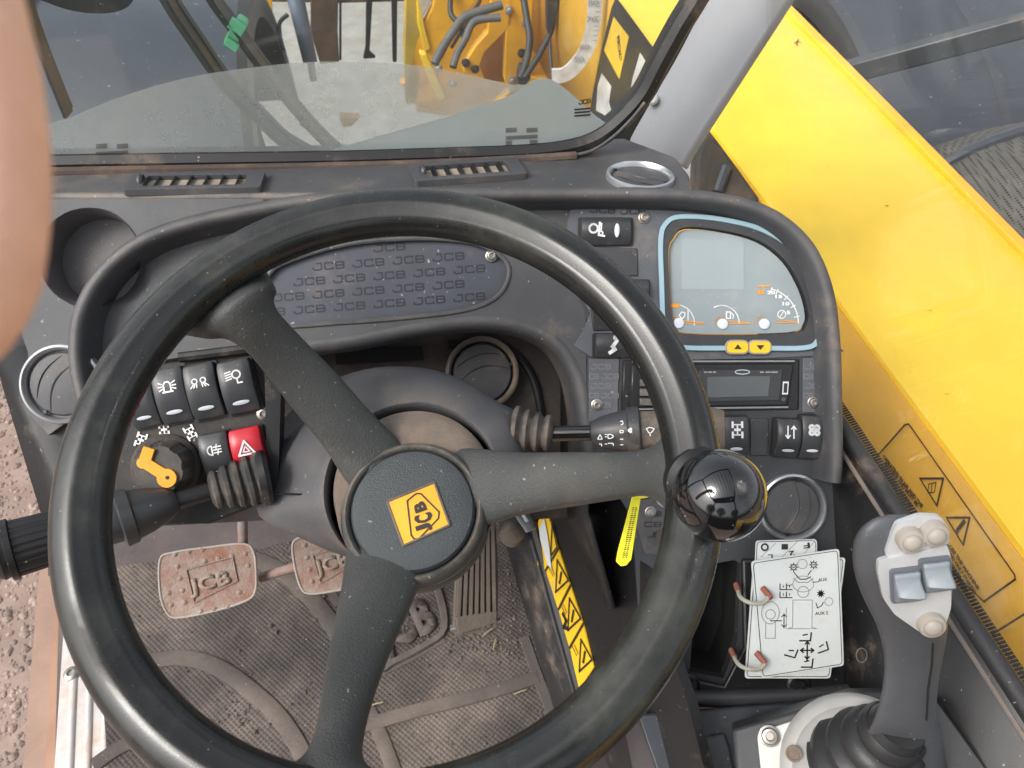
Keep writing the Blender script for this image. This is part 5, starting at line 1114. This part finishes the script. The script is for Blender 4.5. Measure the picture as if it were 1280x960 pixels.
# warning decal on the boom side
def lines_on(mb, F, pts, wd, h=.001, closed=True):
    P = [F.pt(*p, h) for p in pts]; 
    if closed: P.append(P[0])
    for a, b in zip(P[:-1], P[1:]):
        d = (b-a).normalized(); l = d.cross(F.n)*wd; mb.add([a-l-d*wd, a+l-d*wd, b+l+d*wd, b-l+d*wd], [(0, 1, 2, 3)])
mb = MB(); lines_on(mb, BS, [(1093, 574), (1131, 531), (1136, 530), (1268, 718), (1269, 724), (1230, 752), (1180, 705)], .0010)
lines_on(mb, BS, [(1240, 793), (1280, 768), (1330, 740)], .0010, closed=False); lines_on(mb, BS, [(1240, 793), (1300, 870)], .0010, closed=False)
for dx, dy in ((0, 0), (33, 49)):
    lines_on(mb, BS, [(1150+dx, 598+dy), (1179+dx, 598+dy), (1171+dx, 632+dy)], .0012)
lines_on(mb, BS, [(1161, 605), (1170, 603), (1168, 615), (1160, 616)], .0006); lines_on(mb, BS, [(1165, 604), (1164, 616)], .0006, closed=False)
lines_on(mb, BS, [(1205, 652), (1198, 661)], .0022, closed=False); lines_on(mb, BS, [(1196.5, 664), (1195.5, 665.5)], .0022, closed=False)
for k, (t_, a, b) in enumerate((('OPERATING IN AIR AND THE', (1103, 572), (1152, 636)), ('MACHINE AND MUST BE', (1105, 580), (1146, 634)), ('OPERATING MAY BE', (1100, 584), (1138, 636)),
                               ('USE THE MACHINE', (1186, 684), (1222, 738)), ('AND ONLY STARTED', (1184, 690), (1218, 744)), ('A SHORT PERIOD', (1186, 702), (1210, 748)))):
    text_on(mb, BS, t_, a, b, 6.4, .001, bold=.05)
mb.build('warning_decal', MAT('decal_brown', (.045, .022, .008), .5), bm_)
for p in ((1111, 52),):
    mb = MB()
TOPF = Frame(p1+Z*.0015, Z, nB)
mb = MB(); 
for pts in ([(993, 54), (997, 51), (996, 57)], [(997, 51), (1001, 53)], [(997, 51), (998, 49)]): lines_on(mb, TOPF, pts, .0012, .0, closed=False)
rc = random.Random(5)
for k in range(26):
    u_, v2 = rc.uniform(.1, 2.6), rc.uniform(.03, .30); c3 = p1+dB*(u_-.3)+nB*v2+Z*.0016; a3 = rc.uniform(0, 3.14); l3 = rc.choice((.001, .001, .002, .003)); d3 = V((math.cos(a3), math.sin(a3), 0)); n3 = V((-d3.y, d3.x, 0))*rc.uniform(.0004, .0009)
    mb.add([c3-d3*l3-n3, c3+d3*l3-n3*.4, c3+d3*l3+n3*.4, c3-d3*l3+n3], [(0, 1, 2, 3)])
for pts in ([(1108, 257), (1109.5, 257)],): lines_on(mb, TOPF, pts, .0012, .0, closed=False)
mb.build('paint_chips', MAT('chip_brown', (.16, .08, .03), .7), bm_, kind='stuff')
# cab side wall below the right window
cs1, cs2 = at(1050, 530, .72), at(1280, 880, .72*(.766/1.015)*.985)
ds = cs2-cs1
cw = thing('cab_side_wall', 'dark inner wall of the cab below the right-hand window', 'wall', at(1150, 800, .66))
mb = MB(); e1, e2 = cs1-ds*.6, cs2+ds*1.2; mb.loft([[e1, e2], [e1-Z*.5-nB*.05, e2-Z*.5-nB*.05]], closed=False, caps=False); mb.build('wall_panel', deep if False else black, cw, solid=.004)
mb = MB(); mb.tube([e1+Z*.0, e2], .007, 10); mb.build('window_trim', plastic_d, cw)
mb = MB(); mb.tube([e1-Z*.012-nB*.006, e2-Z*.012-nB*.006], .0022, 8); mb.build('trim_bead', MAT('dusty_bead', (.14, .12, .11), .6, dust=.6), cw)
mb = MB()
for k in range(260):
    p = e1+(e2-e1)*(k/260)+nB*.006+Z*.004; d = (e2-e1).normalized(); mb.add([p-d*.0012, p+d*.0012, p+d*.0012+nB*.006+Z*.002, p-d*.0012+nB*.006+Z*.002], [(0, 1, 2, 3)])
mb.build('gasket_teeth', deep, cw, kind='stuff')
mb = MB(); dsn = (e2-e1).normalized(); e0 = e1+dsn*(Frame(e1, -nB, dsn).pt(880, 185)-e1).dot(dsn); mb.plate([e0+nB*.003, e2+nB*.003, e2+nB*.003+Z*1.2, e0+nB*.003+Z*1.2], -nB, .004); mb.build('side_window_glass', glass_s, cw)
# black tie bar and mudguards
bar = thing('mirror_bar', 'black square bar reaching out above the right mudguard', 'bar', at(1170, 80, 1.35))
a, b = at(1030, 98, 1.74), at(1330, 18, 1.50); mb = MB(); d = (b-a).normalized(); y_ = Z.cross(d).normalized(); z_ = d.cross(y_); mb.loft([[p+y_*u+z_*v_ for u, v_ in ((-.018, -.022), (.018, -.022), (.018, .022), (-.018, .022))] for p in (a, b)]); mb.build('bar_tube', MAT('bar_black', (.045, .052, .062), .4, dust=.3, speck=.5), bar, bevel=.004)
def fender(a0, a1, bc, zc, r, label, ang0, ang1, ridge):
    th = thing('mudguard', label, 'mudguard', veh((a0+a1)/2, bc, zc)); n = 40; rows = []
    wd = a1-a0
    for i in range(n+1):
        t = R(ang0+(ang1-ang0)*i/n); row = []
        for u, dr in ((0, -.10), (0, -.02), (.015, 0), (.08, .012), (ridge-.03, .020), (ridge-.006, .020), (ridge, .034), (ridge+.012, .034), (ridge+.018, .016), (wd-.10, .008), (wd-.02, 0), (wd, -.03), (wd, -.10)):
            row.append(veh(a0+u, bc-(r+dr)*math.cos(t), zc+(r+dr)*math.sin(t)))
        rows.append(row)
    mb = MB(); mb.loft(rows, closed=False); mb.build('mudguard_shell', fender_m, th, solid=.006, ang=30); return th
fender(1.27, 2.2, 2.2, -1.72, .885, 'broad blue-grey plastic mudguard over the front wheel beyond the boom', 5, 175, .32)
fender(-1.35, -.36, 2.35, -1.55, .72, 'broad blue-grey plastic mudguard seen through the left of the windscreen', 5, 175, .42)
def tyre(a0, a1, bc, zc, r, label):
    th = thing('tyre', label, 'tyre', veh((a0+a1)/2, bc, zc-r), 'front tyres under the mudguards'); c = veh((a0+a1)/2, bc, zc); M = Matrix.Translation(c) @ VR.to_track_quat('Z', 'Y').to_matrix().to_4x4(); h = (a1-a0)/2
    mb = MB(); mb.lathe(M, [(r*.5, -h*.9), (r*.8, -h), (r*.93, -h*.92), (r*.97, -h*.6), (r*.97, h*.6), (r*.93, h*.92), (r*.8, h), (r*.5, h*.9)], 48); bd_ = mb.build('tyre_casing', tyre_m, th)
    for k in range(40):
        s_ = 1 if k % 2 else -1; X = M @ Matrix.Rotation(2*math.pi*k/40, 4, 'Z') @ Matrix.Translation((r*.97, 0, s_*h*.42)) @ Matrix.Rotation(R(30*s_), 4, 'X'); mb = MB(); mb.box(X, .035, .03, h*.52); mb.build('tread_lug', tyre_m, bd_)
    mb = MB(); mb.lathe(M, [(r*.5, -h*.7), (r*.45, -h*.5), (r*.1, -h*.4), (0, -h*.4)], 32, caps=False); mb.build('wheel_rim', yellow_o, th)
tyre(1.32, 1.78, 2.2, -1.60, .645, 'muddy front tyre under the mudguard beyond the boom')
tyre(-1.1, -.5, 2.35, -1.62, .63, 'muddy front tyre under the left mudguard ahead of the cab')
# perforated engine cover hump
ec = thing('engine_cover', 'domed perforated engine cover between the boom and the mudguard', 'engine cover', at(1230, 260, 1.7)); rows = []
E0 = at(1220, 240, 1.55)
bx, by, bz_ = .64, .74, .42; ec_c = CAM+V((1.36, .74, -1.06))
for i in range(25):
    v_ = i/24; row = []
    for j in range(33):
        u = j/32; x_ = -1+2*u; y_ = -1+2*v_; z_ = (max(0, 1-abs(x_)**5))**.4*(max(0, 1-abs(y_)**8))**.4*(1-.10*max(0, x_+.6))
        row.append(ec_c+nB*x_*bx+dB*y_*by+Z*(z_*bz_))
    rows.append(row)
mb = MB(); mb.loft(rows, closed=False); mb.build('cover_mesh', grille_m, ec, solid=.004)
mb = MB(); mb.tube([rows[i][j]+Z*.004 for i, j in [(21, j) for j in range(2, 31)]], .012, 8); mb.build('cover_rim', fender_m, ec)
# chassis seen between cab, boom and mudguards
mb = MB(); M = Matrix(((nB.x, dB.x, 0, 0), (nB.y, dB.y, 0, 0), (0, 0, 1, 0), (0, 0, 0, 1))); M.translation = BO+dB*2.6+nB*.35+Z*-1.0; mb.box(M, .55, 1.5, (-.28, .12)); ch_ = mb.build('chassis', brown_m, bevel=.01); tag(ch_, 'dark muddy chassis frame beneath the boom', 'chassis')
mb = MB()
for k in range(3): M2 = M.copy(); M2.translation = BO+dB*(3.0+.35*k)+nB*(.62+.05*k)+Z*-.86; mb = MB(); mb.lathe(M2 @ Matrix.Rotation(R(90), 4, 'X'), [(.07, -.12), (.09, -.1), (.09, .1), (.07, .12)], 20); mb.build('axle_housing', tyre_m, ch_)
sm_ = thing('side_mirror', 'pale round-edged mirror glass beyond the small gap beside the pillar', 'mirror', at(885, 215, 1.35)); F = Frame(at(890, 210, 1.3), -FW, RT)
mb = MB(); mb.plate(circ(F, 862, 205, 27, 0, 30, 50), F.n, .03); mb.build('mirror_housing', pillar_m, sm_, bevel=.004)

hb = thing('black_housing', 'dark dirty housing showing through the small gap beside the pillar', 'housing', at(905, 235, 1.2)); HF = Frame(at(905, 215, 1.18), -FW, RT)
mb = MB(); mb.plate([HF.pt(*p) for p in ((886, 160), (900, 178), (925, 212), (952, 250), (905, 262), (868, 250), (872, 190))], HF.n, .05); mb.build('housing_shell', tyre_m, hb, bevel=.006)
mb = MB(); mb.tube([HF.pt(897, 240, .004), HF.pt(908, 208, .004)], .008, 8); mb.build('housing_stay', fender_m, hb)
# ------------------------------------------------------------------ attachment, carriage and hoses ahead of the windscreen
def BG(t, dn=0): return Frame(at(560, 60, t), -VF + Z*dn, VR)
def slab(F, pts, mat, name, par, th=.04, h=0, bevel=.004, sm=False): mb = MB(); mb.plate(trace(F, pts, h, 4, True, sm) , F.n, th); return mb.build(name, mat, par, bevel=bevel)
hd = thing('attachment_carriage', 'orange-yellow boom head plates with rubber hoses at the front of the boom', 'boom head', at(640, 90, 2.9)-Z*.3)
F1, F2, F3 = BG(2.6), BG(2.45), BG(2.75)
slab(F3, [(560, -60), (760, -60), (752, 100), (735, 170), (600, 150), (520, 140), (528, 60), (545, 0)], yellow_o, 'rear_plate', hd)
slab(F2, [(556, -60), (600, -60), (596, 0), (582, 20), (560, 60), (545, 100), (520, 115), (512, 130), (508, 100), (520, 50), (540, 10)], yellow_o, 'head_plate', hd)
slab(F2, [(618, -60), (645, -60), (640, 30), (628, 44), (606, 66), (596, 92), (580, 92), (578, 84), (596, 55), (610, 40)], yellow_o, 'link_plate', hd)
slab(F2, [(645, -60), (668, -60), (664, 60), (656, 110), (640, 125), (630, 100), (632, 40)], yellow_o, 'link_plate', hd)
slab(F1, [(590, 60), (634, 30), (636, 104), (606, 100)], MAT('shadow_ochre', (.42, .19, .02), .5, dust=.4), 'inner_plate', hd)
slab(F2, [(676, -60), (735, -60), (728, 30), (716, 70), (700, 88), (678, 84), (688, 30)], yellow_o, 'cover_plate', hd)
slab(F2, [(655, 95), (700, 100), (735, 110), (735, 170), (600, 160), (620, 130)], yellow_o, 'base_plate', hd)
for bx_, by_ in ((582, 78), (548, 84), (636, 12), (640, 100), (657, 28), (652, 66), (708, 62), (720, 12), (612, 140), (690, 140), (720, 150), (566, 104), (594, 86)):
    mb = MB(); mb.lathe(F1.M(bx_, by_, .03) if False else F2.M(bx_, by_, .001), [(.014, 0), (.014, .006), (.008, .008), (.007, .018), (0, .018)], 8); mb.build('bolt', hose_m if by_ % 4 else steel, hd, ang=20)
slab(F1, [(664, -60), (668, -60), (664, 60), (656, 112), (652, 110), (660, 58)], brown_m, 'gap_strip', hd, .01, .001)
slab(F1, [(603, -60), (607, -60), (602, 4), (588, 26), (566, 62), (562, 60), (584, 22), (598, 0)], brown_m, 'gap_strip', hd, .01, .001)
slab(F1, [(520, -60), (548, -60), (540, 0), (524, 30), (520, 10)], wht_print, 'pale_plate', hd, .02, -.3)
mast = thing('yellow_mast', 'slim faded yellow mast post left of the boom head', 'mast', at(525, 130, 2.7))
slab(F2, [(508, -60), (520, -60), (528, 68), (522, 130), (507, 130), (505, 60)], MAT('faded_yellow', (.50, .34, .03), .6, dust=.5), 'mast_post', mast, .05)
slab(F2, [(520, -20), (532, 40), (538, 62), (532, 66), (522, 30)], yellow, 'mast_edge', mast, .03, .01)
slab(BG(2.2), [(524, 66), (533, 68), (559, 122), (554, 126), (545, 124)], yellow, 'guard_bar', mast, .03)
slab(F2, [(500, 104), (548, 98), (556, 124), (520, 132)], yellow_o, 'base_foot', mast, .04)
def hose(pts, t, rpx, label, group='hydraulic hoses', mat=None):
    P = smooth_path([at(x_, y_, t+(d if len(q3) else 0)) for x_, y_, *q3 in pts for d in [q3[0] if q3 else 0]], 5); mb = MB(); mb.tube(P, rpx*t/FPX, 10); o = mb.build('hose', mat or hose_m); return tag(o, label, 'hose', group)
grey_h = MAT('grey_hose', (.10, .10, .10), .5, dust=.4)
hose([(628, 6), (600, 14), (580, 22), (566, 40), (552, 62), (543, 80)], 2.3, 5.5, 'thick grey hose bending down on the left of the boom head', mat=grey_h)
hose([(626, 22), (602, 24), (590, 30), (582, 48), (572, 66), (566, 84)], 2.3, 4.8, 'thick grey hose nested under the upper bent one', mat=grey_h)
hose([(650, -30), (658, 20), (662, 50), (657, 80), (650, 98)], 2.25, 4.5, 'black hose hanging straight in the middle of the boom head')
hose([(694, -30), (690, 20), (688, 40), (672, 72), (655, 98)], 2.25, 4, 'black hose slanting down to the left')
hose([(686, 30), (688, 70), (690, 100)], 2.25, 2.2, 'thin black cable below the slanting hose')
hose([(565, -20), (563, 15), (574, 30), (580, 46)], 2.32, 3.5, 'short dark hose near the top of the yellow plates')
slab(BG(2.22), [(683, -40), (702, -40), (698, 10), (690, 45), (684, 40)], hose_m, 'hose_sleeve', hd, .03)
slab(BG(2.2), [(650, 82), (660, 84), (664, 98), (656, 110), (646, 104)], hose_m, 'hose_clamp', hd, .03)
GA = Frame(BS.w(0, 0, .02), BS.n, BS.r)
pth = trace(Frame(at(735, 50, 1.82), -VF-VR*.3, VR), [(748, -40), (744, 0), (742, 28), (735, 58), (722, 80), (706, 94), (690, 96)], 0, 5, False); ag = thing('angle_gauge', 'curved white angle gauge strip with numbers beside the dark boom decal', 'gauge', pth[10]); GF = Frame(at(735, 50, 1.82), -VF-VR*.3, VR)
mb = MB(); w2 = 9*1.82/FPX; mb.sweep(pth, GF.n, [(-w2, -.01), (-w2, .0), (w2, .0), (w2, -.01)]); mb.build('gauge_strip', wht_print, ag)
mb = MB()
for t_, y0, x0 in (('80', 7, 735), ('70', 28, 733), ('60', 62, 724), ('50', 78, 717)): text_on(mb, GF, t_, (x0, y0), (x0+13, y0), 7, .003)
for k in range(10): mb.add([GF.pt(750-k*.6+a, -4+k*6+b, .003) for a, b in ((-4, 0), (2, 0), (2, 1), (-4, 1))], [(0, 1, 2, 3)])
mb.build('gauge_numbers', faint, ag)
cr = thing('fork_carriage', 'rusty brown fork carriage with black hanging rods on the concrete', 'carriage', at(430, 80, 3.4))
F4 = BG(3.2)
slab(F4, [(388, -60), (424, -60), (422, 40), (424, 78), (400, 80), (388, 40)], brown_m, 'carriage_plate', cr, .06)
slab(F4, [(320, -60), (620, -60), (620, -2), (560, 0), (425, 4), (320, 2)], brown_m, 'carriage_beam', cr, .08, -.01)
for pts in ([(458, -20), (467, -20), (462, 66), (470, 73), (454, 74), (457, 60)], [(489, -20), (497, -20), (496, 78), (491, 78)], [(424, 0), (427, 0), (427, 76), (424, 76)]): slab(F4, pts, deep, 'hanging_rod', cr, .03, .02)
oc = thing('orange_post', 'thin orange post left of the blue-grey hydraulic cylinder', 'post', at(336, 60, 3)); slab(BG(3.0), [(325, -60), (338, -60), (341, 40), (346, 66), (338, 62), (332, 20)], yellow_o, 'post_bar', oc, .04)
cy = thing('hydraulic_cylinder', 'dark blue-grey hydraulic cylinder standing upright through the glass', 'cylinder', at(388, 78, 2.8)); mb = MB(); mb.tube([at(362, -60, 2.7), at(370, 0, 2.7), at(388, 78, 2.8)], [.032, .030, .026], 20); mb.build('cylinder_tube', steelblue, cy)
mb = MB(); mb.tube([at(388, 76, 2.8), at(392, 100, 2.85)], .014, 12); mb.build('cylinder_rod', steel, cy)
hose([(360, 18), (350, 28), (350, 44), (354, 62)], 2.7, 2.6, 'small dark hose loop beside the orange post')
for pts in ([(340, 98), (347, 108), (352, 128), (344, 120)], [(372, 140), (378, 150), (384, 164), (374, 156)], [(424, 146), (450, 148), (440, 158), (428, 160)]): tag(slab(BG(2.6), pts, yellow_o, 'orange_bracket', None, .04), ['small orange bracket between the wiper arms, upper one', 'small orange bracket between the wiper arms, lower one', 'orange bracket low in the glass right of the wiper arm'][(340, 372, 424).index(pts[0][0])], 'bracket')

# ------------------------------------------------------------------ photographer's hand: one finger in view
sk_ = thing('person', 'blurred pink fingertip of the photographer intruding at the left edge', 'person', at(-120, 260, .075))
mb = MB()
def chain(pts, rad, n=20):
    P = smooth_path([V((a[0], a[1], b)) for a, b in zip([(p[0], p[1]) for p in pts], [p[2] for p in pts])], 5); Rr = smooth_path([V((r, 0, 0)) for r in rad], 5)
    mb.tube([at(p.x, p.y, p.z) for p in P], [max(r.x, .0004) for r in Rr], n)
chain([(-420, -60, .085), (-300, 60, .083), (-190, 170, .080), (-130, 250, .080), (-110, 320, .082)], [.0105, .0100, .0095, .0085, .0030])
chain([(-110, -140, .078), (-90, -60, .080), (-66, 30, .080), (-48, 120, .080), (-41, 210, .080), (-44, 290, .080), (-58, 360, .080), (-84, 430, .080), (-120, 490, .080)], [.0078, .0078, .0078, .0078, .0078, .0078, .0076, .0060, .0012])
for k in range(3): chain([(-420-60*k, -80-90*k, .09+.01*k), (-300-70*k, 120-60*k, .10+.012*k), (-260-60*k, 330-60*k, .10+.012*k), (-330-40*k, 430-60*k, .10+.012*k)], [.0095, .0090, .0085, .003])
chain([(-300, -260, .085), (-480, -160, .10), (-620, 60, .12), (-760, 420, .16), (-900, 900, .24)], [.012, .022, .030, .026, .030])
hand = mb.build('hand', skin_m, sk_, ang=180)
md = hand.modifiers.new('remesh', 'REMESH'); md.mode = 'VOXEL'; md.voxel_size = .0016; md.use_smooth_shade = True
ms = hand.modifiers.new('smooth', 'SMOOTH'); ms.iterations = 6

# ------------------------------------------------------------------ cab roof, rear posts and trees (behind and above the viewpoint)
rfz = .42
rf_ = thing('cab_roof_frame', 'black cab roof frame with guard bars above the driver', 'roof', veh(-.05, .0, rfz))
for a, b in (((-.62, .62), (.42, .62)), ((-.62, -.75), (.42, -.75)), ((-.62, -.75), (-.62, .62)), ((.42, -.75), (.42, .62))):
    mb = MB(); mb.tube([veh(*a, rfz), veh(*b, rfz)], .028, 8); mb.build('roof_rail', black, rf_)
mb = MB(); mb.plate([veh(-.62, -.75, rfz+.02), veh(.42, -.75, rfz+.02), veh(.42, -.42, rfz+.02), veh(-.62, -.42, rfz+.02)], Z, .03); mb.build('added_shade_panel', black, rf_)  # solid panel added out of view to shade the cab interior
for k in range(9):
    x_ = -.5+k*.105; mb = MB(); mb.tube([veh(x_, -.42, rfz+.03), veh(x_, .6, rfz+.03)], .007, 6); mb.build('guard_bar', black, rf_)
for a, b in ((-.62, -.75), (.42, -.75)): mb = MB(); mb.tube([veh(a, b, rfz), veh(a, b, -1.05)], .035, 8); mb.build('rear_post', black, rf_)
mb = MB(); mb.tube([veh(-.62, .62, rfz), veh(-.60, .55, -.5)], .03, 8); mb.build('door_post', black, rf_)
mb = MB(); M = Matrix(((VR.x, VF.x, 0, 0), (VR.y, VF.y, 0, 0), (0, 0, 1, 0), (0, 0, 0, 1))); M.translation = veh(-.1, -.80, -.75); mb.box(M, .5, .02, (-.3, .35)); mb.build('rear_bulkhead', black, rf_)
def tree(loc, h, label, seed):
    rnd = random.Random(seed); th = thing('tree', label, 'tree', loc, 'trees behind the machine'); L = V(loc); mb = MB(); mb.tube([L, L+V((.1, 0, h*.4)), L+V((0, .1, h*.75))], [.22, .16, .06], 8); mb.build('trunk', bark_m, th); mb = MB()
    for k in range(1500):
        d = V((rnd.gauss(0, 1), rnd.gauss(0, 1), rnd.gauss(0, 1))).normalized()*rnd.random()**.4; p = L+V((d.x*h*.32, d.y*h*.32, h*.66+d.z*h*.34)); x = V((rnd.gauss(0, 1), rnd.gauss(0, 1), rnd.gauss(0, 1))).normalized()*.16; y = x.orthogonal().normalized()*.13; mb.add([p-x, p+y, p+x, p-y], [(0, 1, 2, 3)])
    mb.build('crown', leaf_m, th, flat=True)
tree((-6, -9, 0), 7, 'green leafy tree standing behind the machine on the left', 1); tree((-2, -13, 0), 8, 'taller green leafy tree directly behind the machine', 2); tree((5, -12, 0), 6.5, 'smaller green leafy tree behind the machine on the right', 3)
